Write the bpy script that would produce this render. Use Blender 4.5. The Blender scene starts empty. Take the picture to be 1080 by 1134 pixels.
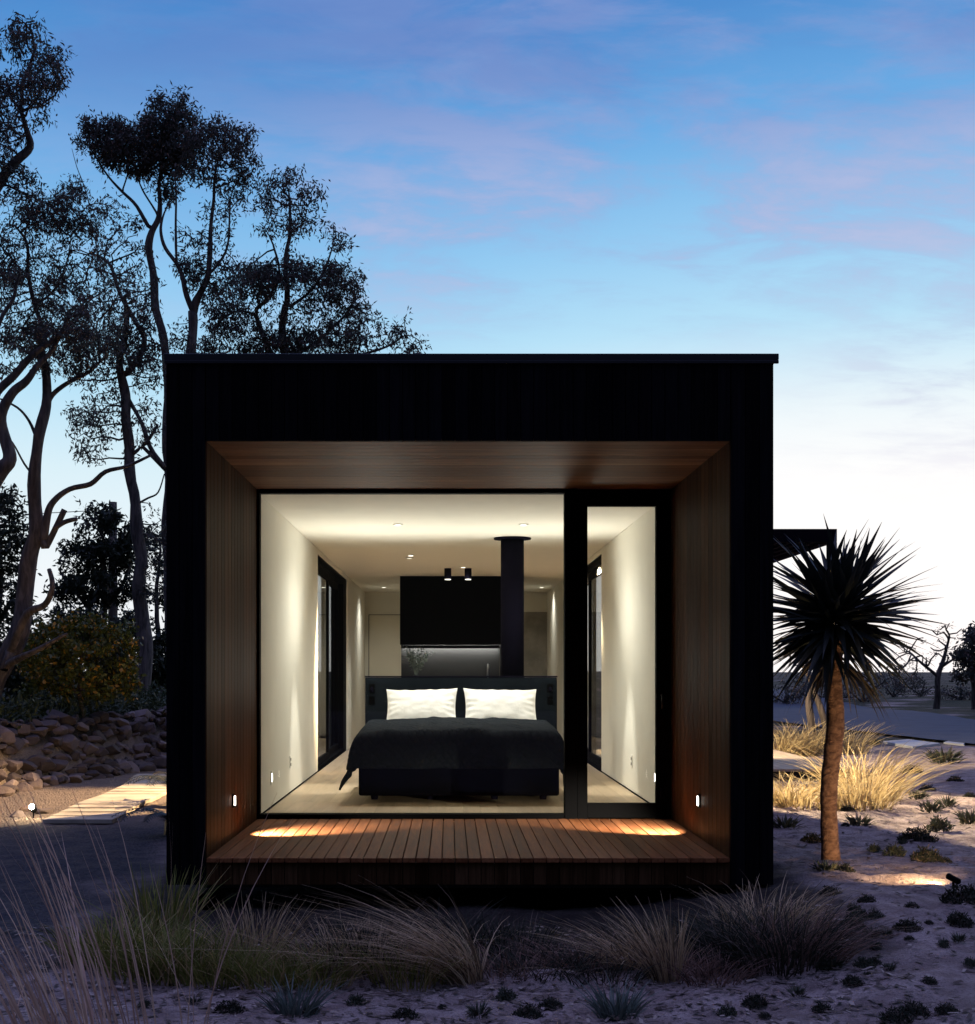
import bpy, math, random
import numpy as np
from mathutils import Vector, noise

random.seed(11)
RNG = np.random.default_rng(11)
S = bpy.context.scene
COL = S.collection
R = math.radians

# ------------------------------------------------------------------ camera
F = 1539.0                      # focal length in photo pixels (photo 1080 wide)
CX, CY, EYE, CAMY = 498.0, 743.0, 1.56, -9.0
cam_d = bpy.data.cameras.new('camera')
cam = bpy.data.objects.new('camera', cam_d)
COL.objects.link(cam)
cam.location = (0, CAMY, EYE)
cam.rotation_euler = (R(90), 0, 0)
cam_d.sensor_fit = 'HORIZONTAL'
cam_d.sensor_width = 36
cam_d.lens = F / 1080 * 36
cam_d.shift_x = (540 - CX) / 1080
cam_d.shift_y = (CY - 567) / 1080
cam_d.clip_end = 3000
S.camera = cam

# ------------------------------------------------------------------ render / view
S.view_settings.view_transform = 'Standard'
S.view_settings.look = 'None'
S.view_settings.gamma = 1
S.view_settings.exposure = 0.0
S.render.engine = 'CYCLES'
S.cycles.use_denoising = True
S.cycles.max_bounces = 10
S.cycles.diffuse_bounces = 6
S.cycles.transparent_max_bounces = 24
S.cycles.sample_clamp_indirect = 6
S.cycles.caustics_reflective = False
S.cycles.caustics_refractive = False

# ------------------------------------------------------------------ node helper
class NT:
    def __init__(self, tree):
        self.t = tree; self.n = tree.nodes; self.l = tree.links
    def new(self, typ, **kw):
        nd = self.n.new(typ)
        for k, v in kw.items():
            setattr(nd, k, v)
        return nd
    def put(self, sock, v):
        if isinstance(v, bpy.types.NodeSocket): self.l.new(v, sock)
        elif v is not None:
            if hasattr(sock.default_value, '__len__') and not hasattr(v, '__len__'):
                sock.default_value = [v] * len(sock.default_value)
            elif hasattr(sock.default_value, '__len__') and len(sock.default_value) == 4 and len(v) == 3:
                sock.default_value = (*v, 1)
            else: sock.default_value = v
    def math(self, op, a, b=None, c=None, clamp=False):
        nd = self.new('ShaderNodeMath', operation=op, use_clamp=clamp)
        self.put(nd.inputs[0], a)
        if b is not None: self.put(nd.inputs[1], b)
        if c is not None: self.put(nd.inputs[2], c)
        return nd.outputs[0]
    def vmath(self, op, a, b=None):
        nd = self.new('ShaderNodeVectorMath', operation=op)
        self.put(nd.inputs[0], a)
        if b is not None: self.put(nd.inputs[1], b)
        return nd.outputs['Value'] if op in ('DOT_PRODUCT', 'LENGTH', 'DISTANCE') else nd.outputs['Vector']
    def ss(self, x, a, b):
        nd = self.new('ShaderNodeMapRange', interpolation_type='SMOOTHSTEP')
        self.put(nd.inputs['Value'], x)
        nd.inputs['From Min'].default_value = a; nd.inputs['From Max'].default_value = b
        return nd.outputs['Result']
    def mix(self, f, a, b, mode='MIX'):
        nd = self.new('ShaderNodeMix', data_type='RGBA', blend_type=mode)
        self.put(nd.inputs[0], f); self.put(nd.inputs[6], a); self.put(nd.inputs[7], b)
        return nd.outputs[2]
    def noise(self, vec, scale, detail=4, rough=.55, dist=0):
        nd = self.new('ShaderNodeTexNoise')
        if vec is not None: self.put(nd.inputs['Vector'], vec)
        nd.inputs['Scale'].default_value = scale; nd.inputs['Detail'].default_value = detail
        nd.inputs['Roughness'].default_value = rough; nd.inputs['Distortion'].default_value = dist
        return nd.outputs['Fac']
    def ramp(self, f, stops):
        nd = self.new('ShaderNodeValToRGB')
        el = nd.color_ramp.elements
        while len(el) > 1: el.remove(el[-1])
        el[0].position = stops[0][0]; el[0].color = (*stops[0][1], 1)
        for p, c in stops[1:]:
            e = el.new(p); e.color = (*c, 1)
        self.put(nd.inputs[0], f)
        return nd.outputs[0]
    def scale(self, v, s):
        nd = self.new('ShaderNodeMapping')
        self.put(nd.inputs['Vector'], v); nd.inputs['Scale'].default_value = s
        return nd.outputs[0]

# ------------------------------------------------------------------ sky
GAZ = R(20)                                             # the afterglow stands to the right, behind the house
GD = (math.sin(GAZ), math.cos(GAZ), 0.03)
w = bpy.data.worlds.new('World'); S.world = w; w.use_nodes = True
T = NT(w.node_tree); T.n.clear()
d = T.new('ShaderNodeTexCoord').outputs['Generated']
sep = T.new('ShaderNodeSeparateXYZ'); T.put(sep.inputs[0], d)
dx, dy, dz = sep.outputs
glow = T.vmath('DOT_PRODUCT', d, Vector(GD).normalized())
hx = T.vmath('DOT_PRODUCT', d, (math.sin(GAZ), math.cos(GAZ), 0))
# the bright band climbs higher towards the afterglow
lift = T.math('MULTIPLY', T.ss(glow, .86, 1.0), .045)
zz = T.math('SUBTRACT', dz, lift)
base = T.ramp(zz, [(0.0, (.90, .91, .94)), (.07, (.87, .93, .97)), (.14, (.70, .87, .95)), (.20, (.46, .75, .94)), (.26, (.30, .60, .89)),
                   (.34, (.145, .41, .78)), (.43, (.065, .245, .61)), (.55, (.14, .28, .66)), (.75, (.42, .45, .98)), (1, (.50, .49, 1.0))])
base = T.mix(T.math('MULTIPLY', T.ss(glow, .89, .99), T.ss(dz, .245, .10)), base, (1.0, 1.0, 1.0))
pz = T.math('ADD', dz, .22)
cp = T.new('ShaderNodeCombineXYZ')
T.put(cp.inputs[0], T.math('DIVIDE', dx, pz)); T.put(cp.inputs[1], T.math('DIVIDE', dy, pz))
cv = T.new('ShaderNodeMapping'); T.put(cv.inputs['Vector'], cp.outputs[0])
cv.inputs['Rotation'].default_value = (0, 0, R(-24)); cv.inputs['Scale'].default_value = (1.0, 1.9, 1)
cv.inputs['Location'].default_value = (17.966, 1.616, 2.771)
n1 = T.noise(cv.outputs[0], 2.3, 8, .60, .5)
n2 = T.noise(cv.outputs[0], 6.5, 6, .62, .3)
nn = T.math('MULTIPLY_ADD', n2, .38, T.math('MULTIPLY', n1, .62))
side = T.math('MULTIPLY_ADD', T.ss(dx, -.22, .02), .75, .25)
band = T.math('MULTIPLY', T.ss(dz, .20, .31), T.math('SUBTRACT', 1.0, T.ss(dz, .45, .75)))
band = T.math('MAXIMUM', band, T.math('MULTIPLY', T.math('MULTIPLY', T.ss(dx, .18, .36), T.ss(dz, .10, .20)), .6))
band = T.math('MULTIPLY', band, side)
col = T.mix(T.math('MULTIPLY', T.math('MULTIPLY', T.ss(nn, .42, .60), band), .56), base, (.35, .39, .67))
col = T.mix(T.math('MULTIPLY', T.math('MULTIPLY', T.ss(nn, .50, .64), T.math('MULTIPLY', band, T.ss(dz, .40, .28))), .42), col, (.62, .565, .76))
dark = T.math('MULTIPLY', T.math('MULTIPLY', T.ss(n1, .40, .62), T.ss(dz, .33, .42)), .55)
col = T.mix(dark, col, (.085, .205, .55))
# the sky behind the camera is much darker (earth shadow)
back = T.math('MAXIMUM', T.math('MULTIPLY_ADD', T.ss(hx, -.15, .7), .94, .06), T.math('MULTIPLY', T.ss(dz, .25, .9), 1.0))
bc = T.new('ShaderNodeCombineXYZ')
for i in range(3): T.put(bc.inputs[i], back)
col = T.mix(1.0, col, bc.outputs[0], 'MULTIPLY')
col = T.mix(T.ss(dz, -.02, -.06), col, (.05, .05, .08))
bg1 = T.new('ShaderNodeBackground'); T.put(bg1.inputs['Color'], col); bg1.inputs['Strength'].default_value = 1.0
skyn = T.new('ShaderNodeTexSky'); skyn.sky_type = 'NISHITA'; skyn.sun_disc = False
skyn.sun_elevation = R(0.5); skyn.sun_rotation = GAZ
bg2 = T.new('ShaderNodeBackground'); T.put(bg2.inputs['Color'], skyn.outputs[0]); bg2.inputs['Strength'].default_value = 0.006
add = T.new('ShaderNodeAddShader'); T.l.new(bg1.outputs[0], add.inputs[0]); T.l.new(bg2.outputs[0], add.inputs[1])
out = T.new('ShaderNodeOutputWorld'); T.l.new(add.outputs[0], out.inputs[0])

# ------------------------------------------------------------------ sun: last warm light low on the horizon
sd = bpy.data.lights.new('sun', 'SUN'); sd.energy = 0.12; sd.angle = R(12); sd.color = (1, .72, .5)
so = bpy.data.objects.new('sun', sd); COL.objects.link(so)
so.rotation_euler = Vector((-math.sin(GAZ), -math.cos(GAZ), -math.tan(R(4)))).to_track_quat('-Z', 'Y').to_euler()
so.location = (12, 30, 12)

# ------------------------------------------------------------------ geometry helpers
WORLD = {}                                              # object name -> world location
def props(o, label=None, cat=None, group=None, kind=None):
    if label: o['label'] = label
    if cat: o['category'] = cat
    if group: o['group'] = group
    if kind: o['kind'] = kind
    return o
def thing(name, label, cat, loc, group=None):
    o = bpy.data.objects.new(name, None); COL.objects.link(o)
    o.empty_display_size = .1
    o.location = loc; WORLD[o.name] = Vector(loc)
    return props(o, label, cat, group)

class MB:
    def __init__(self): self.v = []; self.f = []
    def add(self, vs, fs):
        b = len(self.v); self.v.extend([tuple(p) for p in vs]); self.f.extend([tuple(i + b for i in f) for f in fs])
    def box(self, x0, x1, y0, y1, z0, z1):
        self.add([(x0,y0,z0),(x1,y0,z0),(x1,y1,z0),(x0,y1,z0),(x0,y0,z1),(x1,y0,z1),(x1,y1,z1),(x0,y1,z1)],
                 [(0,3,2,1),(4,5,6,7),(0,1,5,4),(1,2,6,5),(2,3,7,6),(3,0,4,7)]); return self
    def tube(self, pts, rad, n=8, caps=True):
        pts = [Vector(p) for p in pts]
        if not hasattr(rad, '__len__'): rad = [rad] * len(pts)
        b = len(self.v); prev = None
        for i, p in enumerate(pts):
            t = (pts[min(i+1, len(pts)-1)] - pts[max(i-1, 0)])
            if t.length < 1e-9: t = Vector((0,0,1))
            t.normalize()
            if prev is None:
                a = Vector((1,0,0)) if abs(t.x) < .8 else Vector((0,1,0))
                u = t.cross(a).normalized()
            else:
                u = (prev - t * prev.dot(t))
                u = u.normalized() if u.length > 1e-6 else t.orthogonal().normalized()
            prev = u; w_ = t.cross(u)
            for k in range(n):
                a = 2 * math.pi * k / n
                self.v.append(tuple(p + (u * math.cos(a) + w_ * math.sin(a)) * rad[i]))
        for i in range(len(pts) - 1):
            for k in range(n):
                self.f.append((b+i*n+k, b+i*n+(k+1)%n, b+(i+1)*n+(k+1)%n, b+(i+1)*n+k))
        if caps:
            self.f.append(tuple(b + k for k in reversed(range(n))))
            self.f.append(tuple(b + (len(pts)-1)*n + k for k in range(n)))
        return self
    def lathe(self, prof, c, n=20):
        b = len(self.v)
        for r, z in prof:
            for k in range(n):
                a = 2*math.pi*k/n
                self.v.append((c[0]+r*math.cos(a), c[1]+r*math.sin(a), c[2]+z))
        for i in range(len(prof)-1):
            for k in range(n):
                self.f.append((b+i*n+k, b+i*n+(k+1)%n, b+(i+1)*n+(k+1)%n, b+(i+1)*n+k))
        self.f.append(tuple(b+k for k in reversed(range(n))))
        self.f.append(tuple(b+(len(prof)-1)*n+k for k in range(n)))
        return self
    def build(self, name, mat, parent=None, smooth=False, bevel=0, origin=None):
        if parent is not None: org = WORLD[parent.name]
        elif origin is not None: org = Vector(origin)
        else:
            a = np.array(self.v); org = Vector(((a[:,0].min()+a[:,0].max())/2, (a[:,1].min()+a[:,1].max())/2, a[:,2].min()))
        me = bpy.data.meshes.new(name)
        vs = np.array(self.v, dtype=float) - np.array(org)
        me.from_pydata([tuple(p) for p in vs], [], self.f)
        me.materials.append(mat)
        if smooth: me.shade_smooth()
        o = bpy.data.objects.new(name, me); COL.objects.link(o)
        if parent is not None: o.parent = parent; WORLD[o.name] = Vector(org)
        else: o.location = org; WORLD[o.name] = Vector(org)
        if bevel:
            m = o.modifiers.new('bevel', 'BEVEL'); m.width = bevel; m.segments = 2; m.limit_method = 'ANGLE'
        return o

def np_mesh(name, verts, quads, mat, parent=None, origin=(0,0,0), smooth=False):
    """fast mesh from numpy arrays (all quads)"""
    org = WORLD[parent.name] if parent is not None else Vector(origin)
    verts = np.asarray(verts, dtype=np.float32) - np.array(org, dtype=np.float32)
    me = bpy.data.meshes.new(name)
    me.vertices.add(len(verts)); me.vertices.foreach_set('co', verts.ravel())
    nq = len(quads)
    me.loops.add(nq*4); me.polygons.add(nq)
    me.loops.foreach_set('vertex_index', np.asarray(quads, dtype=np.int32).ravel())
    me.polygons.foreach_set('loop_start', np.arange(0, nq*4, 4, dtype=np.int32))
    me.polygons.foreach_set('loop_total', np.full(nq, 4, dtype=np.int32))
    me.update(calc_edges=True); me.validate()
    me.materials.append(mat)
    if smooth: me.shade_smooth()
    o = bpy.data.objects.new(name, me); COL.objects.link(o)
    if parent is not None: o.parent = parent
    else: o.location = org
    WORLD[o.name] = Vector(org)
    return o
def copy_tree(o, loc, rz=None, sc=None):
    c = o.copy(); COL.objects.link(c); c.location = loc
    if rz is not None: c.rotation_euler = (0, 0, rz)
    if sc is not None: c.scale = (sc, sc, sc)
    for ch in o.children:
        k = ch.copy(); COL.objects.link(k); k.parent = c
        for g in ch.children:
            q = g.copy(); COL.objects.link(q); q.parent = k
    return c

def P(px, py, D): return Vector(((px-CX)*D/F, D+CAMY, EYE-(py-CY)*D/F))
def sstep(a, b, x):
    t = min(1, max(0, (x-a)/(b-a))); return t*t*(3-2*t)
def bank_s(x, y): return ((x+5.66)*(-4.9)+(y-8.5)*1.03)/5.007
def gz(x, y):
    z = .20*sstep(.9, 2.5, x)*sstep(-4.2, -.6, y)
    z += .80*sstep(.05, .75, bank_s(x, y))
    z += .02*noise.noise(Vector((x*.9, y*.9, 3)))
    if x > 6: z += .25*sstep(18, 60, y)*noise.noise(Vector((x*.08, y*.08, 7)))
    return z
def G(px, D, dz=0):
    x = (px-CX)*D/F; y = D+CAMY
    return Vector((x, y, gz(x, y)+dz))
def Gp(px, py):
    """point of the terrain seen at a photo pixel"""
    D = 12.0
    for _ in range(30):
        x = (px-CX)*D/F
        D2 = (EYE-gz(x, D+CAMY))*F/max(8, py-CY); D = .5*D+.5*min(D2, 200)
    return G(px, D)

# ------------------------------------------------------------------ materials
def mat(name):
    m = bpy.data.materials.new(name); m.use_nodes = True
    t = NT(m.node_tree); b = t.n['Principled BSDF']
    return m, t, b
def plain(name, c, rough=.6, metal=0, spec=None, bump=0, bscale=60, var=0):
    m, t, b = mat(name)
    g = t.new('ShaderNodeNewGeometry')
    if var:
        nz = t.noise(g.outputs['Position'], 3.0, 5)
        lo = tuple(x*(1-var) for x in c); hi = tuple(min(1, x*(1+var)) for x in c)
        t.put(b.inputs['Base Color'], t.mix(t.ss(nz, .3, .7), lo, hi))
    else: t.put(b.inputs['Base Color'], c)
    b.inputs['Roughness'].default_value = rough; b.inputs['Metallic'].default_value = metal
    if spec is not None: b.inputs['Specular IOR Level'].default_value = spec
    if bump:
        bp = t.new('ShaderNodeBump'); bp.inputs['Strength'].default_value = bump; bp.inputs['Distance'].default_value = .01
        t.put(bp.inputs['Height'], t.noise(g.outputs['Position'], bscale, 4)); t.put(b.inputs['Normal'], bp.outputs[0])
    return m
def emit(name, c, s):
    m, t, b = mat(name)
    t.put(b.inputs['Emission Color'], c); b.inputs['Emission Strength'].default_value = s
    t.put(b.inputs['Base Color'], (.6, .6, .6)); return m
def wood(name, lo, hi, axis, rough=.45, spread=.35, fine=1.0, spec=.5):
    """boards: colour shifts from board to board, grain along the axis (0 x, 1 y, 2 z)"""
    m, t, b = mat(name)
    g = t.new('ShaderNodeNewGeometry')
    sc = [46*fine]*3; sc[axis] = 2.2*fine
    off = t.new('ShaderNodeCombineXYZ')
    isl = g.outputs['Random Per Island']
    for i in range(3): t.put(off.inputs[i], t.math('MULTIPLY', isl, 37.0+i*11))
    v = t.vmath('ADD', t.scale(g.outputs['Position'], sc), off.outputs[0])
    gr = t.noise(v, 1.0, 6, .62, .6)
    sc2 = [7*fine]*3; sc2[axis] = .5*fine
    blot = t.noise(t.vmath('ADD', t.scale(g.outputs['Position'], sc2), off.outputs[0]), 1.0, 3)
    f = t.math('ADD', t.math('MULTIPLY', gr, .65), t.math('MULTIPLY', blot, .35))
    c = t.mix(t.ss(f, .34, .66), lo, hi)
    k = t.math('MULTIPLY_ADD', isl, 2*spread, 1-spread)
    cc = t.new('ShaderNodeCombineXYZ')
    t.put(cc.inputs[0], k); t.put(cc.inputs[1], t.math('POWER', k, 1.15)); t.put(cc.inputs[2], t.math('POWER', k, 1.25))
    c = t.mix(1.0, c, cc.outputs[0], 'MULTIPLY')
    t.put(b.inputs['Base Color'], c); b.inputs['Specular IOR Level'].default_value = spec
    t.put(b.inputs['Roughness'], t.math('MULTIPLY_ADD', gr, .3, rough-.12))
    bp = t.new('ShaderNodeBump'); bp.inputs['Strength'].default_value = .25; bp.inputs['Distance'].default_value = .004
    t.put(bp.inputs['Height'], gr); t.put(b.inputs['Normal'], bp.outputs[0])
    return m
def leafy(name, a, b_, c=None, share=.1, rough=.55, trans=.15, clump=1.5):
    """foliage: colour shifts from leaf to leaf and from clump to clump"""
    m, t, b = mat(name)
    g = t.new('ShaderNodeNewGeometry')
    isl = g.outputs['Random Per Island']
    nz = t.noise(g.outputs['Position'], clump, 3)
    f = t.math('ADD', t.math('MULTIPLY', isl, .6), t.math('MULTIPLY', t.ss(nz, .3, .7), .4))
    col = t.mix(f, a, b_)
    if c is not None:
        wn = t.new('ShaderNodeTexWhiteNoise', noise_dimensions='1D'); t.put(wn.inputs['W'], t.math('MULTIPLY', isl, 91.7))
        col = t.mix(t.math('LESS_THAN', wn.outputs['Value'], share), col, c)
    t.put(b.inputs['Base Color'], col); b.inputs['Roughness'].default_value = rough
    b.inputs['Specular IOR Level'].default_value = .3
    tr = t.new('ShaderNodeBsdfTranslucent'); t.put(tr.inputs['Color'], col)
    mx = t.new('ShaderNodeMixShader'); mx.inputs[0].default_value = trans
    o = t.n['Material Output']
    t.l.new(b.outputs[0], mx.inputs[1]); t.l.new(tr.outputs[0], mx.inputs[2]); t.l.new(mx.outputs[0], o.inputs[0])
    return m
def glass(name, tint=(.97, .98, .97)):
    m, t, b = mat(name); t.n.remove(b)
    lw = t.new('ShaderNodeLayerWeight'); lw.inputs['Blend'].default_value = .5
    fr = t.math('MULTIPLY_ADD', t.math('POWER', lw.outputs['Facing'], 5.0), .75, .016, clamp=True)
    tb = t.new('ShaderNodeBsdfTransparent'); t.put(tb.inputs[0], tint)
    gl = t.new('ShaderNodeBsdfGlossy'); gl.inputs['Roughness'].default_value = 0.0
    mx = t.new('ShaderNodeMixShader'); t.put(mx.inputs[0], fr)
    t.l.new(tb.outputs[0], mx.inputs[1]); t.l.new(gl.outputs[0], mx.inputs[2])
    t.l.new(mx.outputs[0], t.n['Material Output'].inputs[0])
    return m

M = {}
M['clad'] = wood('charred_black_timber', (.003, .003, .0035), (.0075, .007, .0085), 2, .8, .3, spec=.02)
M['cap'] = plain('black_roof_metal', (.02, .02, .024), .4, .6)
M['void'] = plain('dark_underfloor', (.01, .01, .01), .9)
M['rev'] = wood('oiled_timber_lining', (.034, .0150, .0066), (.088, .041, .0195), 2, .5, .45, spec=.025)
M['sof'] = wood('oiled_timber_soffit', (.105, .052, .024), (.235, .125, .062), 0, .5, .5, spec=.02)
M['deck'] = wood('oiled_decking', (.150, .050, .0195), (.300, .114, .048), 1, .55, .25, spec=.06)
M['deckx'] = wood('weathered_decking', (.30, .22, .16), (.46, .36, .27), 1, .6, .15)
M['floor'] = wood('pale_oak_floor', (.36, .27, .17), (.50, .385, .26), 1, .45, .1, .6)
M['plas'] = plain('warm_plaster', (.75, .727, .65), .85, bump=.05, bscale=140, var=.02)
M['ceil'] = plain('ceiling_plaster', (.80, .77, .69), .85, var=.015)
M['frame'] = plain('black_aluminium', (.0025, .0025, .003), .7, spec=.02)
M['glass'] = glass('window_glass')
M['black'] = plain('black_cabinet', (.0012, .0012, .0015), .9, spec=.03)
M['splash'] = plain('black_splashback', (.03, .032, .038), .6, spec=.1)
M['niche'] = plain('grey_splashback', (.022, .022, .022), .7, spec=.02)
M['steel'] = plain('blue_black_steel', (.0045, .004, .0095), .8, spec=.01)
M['chrome'] = plain('brushed_steel', (.6, .6, .6), .3, 1)
M['white'] = plain('white_plastic', (.75, .74, .7), .4)
M['door'] = plain('painted_door', (.70, .66, .56), .6, var=.02)
M['conc'] = plain('concrete_tile', (.27, .25, .22), .7, bump=.2, bscale=18, var=.25)
M['lens'] = emit('lit_lens', (1, .93, .8), 4)
M['lensw'] = emit('lit_step_lens', (1, .93, .82), 9)
M['strip'] = emit('led_strip', (1, .97, .92), 80.0)
M['lensdim'] = emit('shielded_lens', (1, .9, .72), 1.5)
M['star'] = emit('lit_spot_lens', (1, .85, .55), 160)
M['pillow'] = plain('white_cotton', (.86, .86, .85), .9, bump=.25, bscale=22)
M['headb'] = plain('charcoal_upholstery', (.008, .011, .015), .9, bump=.2, bscale=300, var=.15, spec=.0)
M['bedb'] = plain('black_upholstery', (.003, .003, .005), .9, bump=.2, bscale=300, spec=.0)
M['stone'] = None

# quilt: dark fabric with a stitched diamond relief
m, t, b = mat('dark_quilt')
g = t.new('ShaderNodeNewGeometry')
sp = t.new('ShaderNodeSeparateXYZ'); t.put(sp.inputs[0], g.outputs['Position'])
def wv(expr):
    return t.math('ABSOLUTE', t.math('SINE', expr))
ax = t.math('MULTIPLY', sp.outputs[0], 42.0); ay = t.math('MULTIPLY', t.math('SUBTRACT', sp.outputs[1], sp.outputs[2]), 42.0)
q = t.math('MULTIPLY', wv(t.math('ADD', ax, ay)), wv(t.math('SUBTRACT', ax, ay)))
bp = t.new('ShaderNodeBump'); bp.inputs['Strength'].default_value = .7; bp.inputs['Distance'].default_value = .012
t.put(bp.inputs['Height'], t.math('ADD', t.math('POWER', q, .5), t.math('MULTIPLY', t.noise(g.outputs['Position'], 9, 4), .8)))
t.put(b.inputs['Normal'], bp.outputs[0])
t.put(b.inputs['Base Color'], t.mix(t.ss(t.noise(g.outputs['Position'], 160, 3), .2, .8), (.011, .014, .0185), (.019, .0235, .028)))
b.inputs['Roughness'].default_value = .9; b.inputs['Specular IOR Level'].default_value = .02
M['quilt'] = m

# ground: pale sand, bluestone gravel to the west of the house, leaf litter on the bank
m, t, b = mat('sandy_ground')
g = t.new('ShaderNodeNewGeometry'); pos = g.outputs['Position']
sp = t.new('ShaderNodeSeparateXYZ'); t.put(sp.inputs[0], pos)
nb = t.noise(pos, .9, 5); nm = t.noise(pos, 5, 6, .62); nf = t.noise(pos, 60, 4, .7)
sand = t.mix(t.ss(nm, .35, .66), (.29, .215, .20), (.52, .41, .385))
sand = t.mix(t.math('MULTIPLY', t.ss(nf, .50, .66), .7), sand, (.13, .095, .09))
sand = t.mix(t.math('MULTIPLY', t.ss(nb, .52, .70), .5), sand, (.20, .155, .14))
vo = t.new('ShaderNodeTexVoronoi'); t.put(vo.inputs['Vector'], pos); vo.inputs['Scale'].default_value = 38
gcol = t.mix(vo.outputs['Distance'], (.11, .105, .12), (.04, .04, .05))
gcol = t.mix(t.math('MULTIPLY', t.ss(nm, .4, .7), .4), gcol, (.22, .18, .15))
wob = t.math('MULTIPLY', t.math('SUBTRACT', nb, .5), 1.6)
leftm = t.ss(t.math('SUBTRACT', wob, sp.outputs[0]), 1.9, 2.7)
gcol = t.mix(t.ss(sp.outputs[1], 4.6, 5.6), gcol, t.mix(nm, (.15, .115, .095), (.33, .26, .215)))  # gravel lightened past this edge: lamplit patch painted into the colour
leftm = t.math('MULTIPLY', leftm, t.ss(t.math('ADD', sp.outputs[1], wob), -3.2, -1.4))
c = t.mix(leftm, sand, gcol)
farm = t.ss(sp.outputs[1], 13, 19)
grassc = t.mix(t.ss(nm, .3, .7), (.028, .032, .018), (.075, .07, .045))
c = t.mix(t.math('MULTIPLY', farm, t.ss(t.noise(pos, .35, 4), .30, .5)), c, grassc)
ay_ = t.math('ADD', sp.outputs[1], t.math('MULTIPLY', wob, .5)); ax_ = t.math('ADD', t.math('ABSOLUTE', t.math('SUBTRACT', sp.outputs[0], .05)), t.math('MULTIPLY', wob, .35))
porch_shade = t.math('MULTIPLY', t.math('MULTIPLY', t.ss(ay_, -2.0, -1.75), t.ss(ay_, 3.0, 1.0)), t.ss(ax_, 2.45, 2.1))
c = t.mix(t.math('MULTIPLY', porch_shade, .93), c, t.mix(nm, (.012, .010, .009), (.05, .04, .034)))  # shade before and under the porch, painted into the ground colour
bank = t.ss(sp.outputs[2], .45, .6)
c = t.mix(t.math('MULTIPLY', bank, t.ss(sp.outputs[0], 3, 1)), c, t.mix(nm, (.02, .02, .012), (.07, .05, .035)))
t.put(b.inputs['Base Color'], c); b.inputs['Roughness'].default_value = .95; b.inputs['Specular IOR Level'].default_value = .15
bp = t.new('ShaderNodeBump'); bp.inputs['Strength'].default_value = 1.0; bp.inputs['Distance'].default_value = .06
h = t.math('ADD', t.math('MULTIPLY', nm, .9), t.math('MULTIPLY', nf, .45))
t.put(bp.inputs['Height'], t.math('SUBTRACT', h, t.math('MULTIPLY', t.math('MULTIPLY', leftm, vo.outputs['Distance']), .6)))
t.put(b.inputs['Normal'], bp.outputs[0])
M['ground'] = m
M['road'] = plain('bluestone_asphalt', (.028, .033, .068), .85, bump=.3, bscale=40, var=.15)
M['slab'] = plain('pale_concrete_slab', (.40, .40, .40), .8, var=.1)
M['sleeper'] = plain('pale_path_timber', (.42, .36, .28), .75, bump=.3, bscale=25, var=.2)
# stones
m, t, b = mat('field_stone')
g = t.new('ShaderNodeNewGeometry')
isl = g.outputs['Random Per Island']; nz = t.noise(g.outputs['Position'], 9, 6, .65)
c = t.ramp(isl, [(0, (.035, .025, .027)), (.35, (.075, .053, .053)), (.7, (.115, .085, .084)), (1, (.20, .155, .155))])
c = t.mix(t.math('MULTIPLY', t.ss(nz, .4, .7), .5), c, (.11, .08, .06))
t.put(b.inputs['Base Color'], c); b.inputs['Roughness'].default_value = .9
bp = t.new('ShaderNodeBump'); bp.inputs['Strength'].default_value = .6; bp.inputs['Distance'].default_value = .03
t.put(bp.inputs['Height'], nz); t.put(b.inputs['Normal'], bp.outputs[0])
M['stone'] = m
# bark
def bark(name, lo, hi, sc=(14, 14, 2.5)):
    m, t, b = mat(name)
    g = t.new('ShaderNodeNewGeometry')
    nz = t.noise(t.scale(g.outputs['Position'], sc), 1, 6, .6, .5)
    t.put(b.inputs['Base Color'], t.mix(t.ss(nz, .35, .65), lo, hi)); b.inputs['Roughness'].default_value = .9
    bp = t.new('ShaderNodeBump'); bp.inputs['Strength'].default_value = .7; bp.inputs['Distance'].default_value = .03
    t.put(bp.inputs['Height'], nz); t.put(b.inputs['Normal'], bp.outputs[0]); return m
M['gumbark'] = bark('gum_bark', (.045, .034, .03), (.13, .10, .09))
M['dragonbark'] = bark('dragon_tree_bark', (.11, .052, .032), (.27, .145, .088), (18, 18, 30))
M['gumleaf'] = leafy('gum_leaves', (.04, .045, .042), (.105, .10, .085), (.14, .085, .065), .18, .55, .28)
M['bgleaf'] = leafy('evergreen_leaves', (.016, .022, .016), (.045, .055, .03))
M['citrus'] = leafy('glossy_round_leaves', (.05, .07, .014), (.14, .145, .03), (.48, .25, .035), .13, .4)
M['dragon'] = leafy('sword_leaves', (.022, .028, .026), (.05, .058, .05), (.09, .075, .045), .06, .4, .05)
M['drysword'] = leafy('dry_sword_leaves', (.05, .042, .03), (.17, .125, .075), None, 0, .7, .1)
M['gold'] = leafy('dry_golden_grass', (.30, .215, .10), (.56, .44, .25), None, 0, .7, .3)
M['tan'] = leafy('dry_tan_grass', (.36, .24, .13), (.68, .50, .31), (.16, .11, .07), .25, .8, .2)
M['red'] = leafy('reddish_dry_grass', (.18, .10, .08), (.36, .22, .17), (.08, .05, .04), .3, .8, .2)
M['reed'] = leafy('reddish_reeds', (.34, .20, .145), (.62, .42, .31), None, 0, .7, .1)
M['green'] = leafy('green_tussock', (.10, .115, .022), (.29, .285, .07), (.45, .32, .15), .22, .7, .2, 5)
M['darkgreen'] = leafy('dark_tussock', (.014, .018, .011), (.05, .052, .034), (.14, .10, .075), .16, .8, .1, 5)
M['salt'] = leafy('saltbush_leaves', (.035, .042, .03), (.085, .095, .065), (.12, .10, .06), .12, .8, .1, 9)
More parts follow.
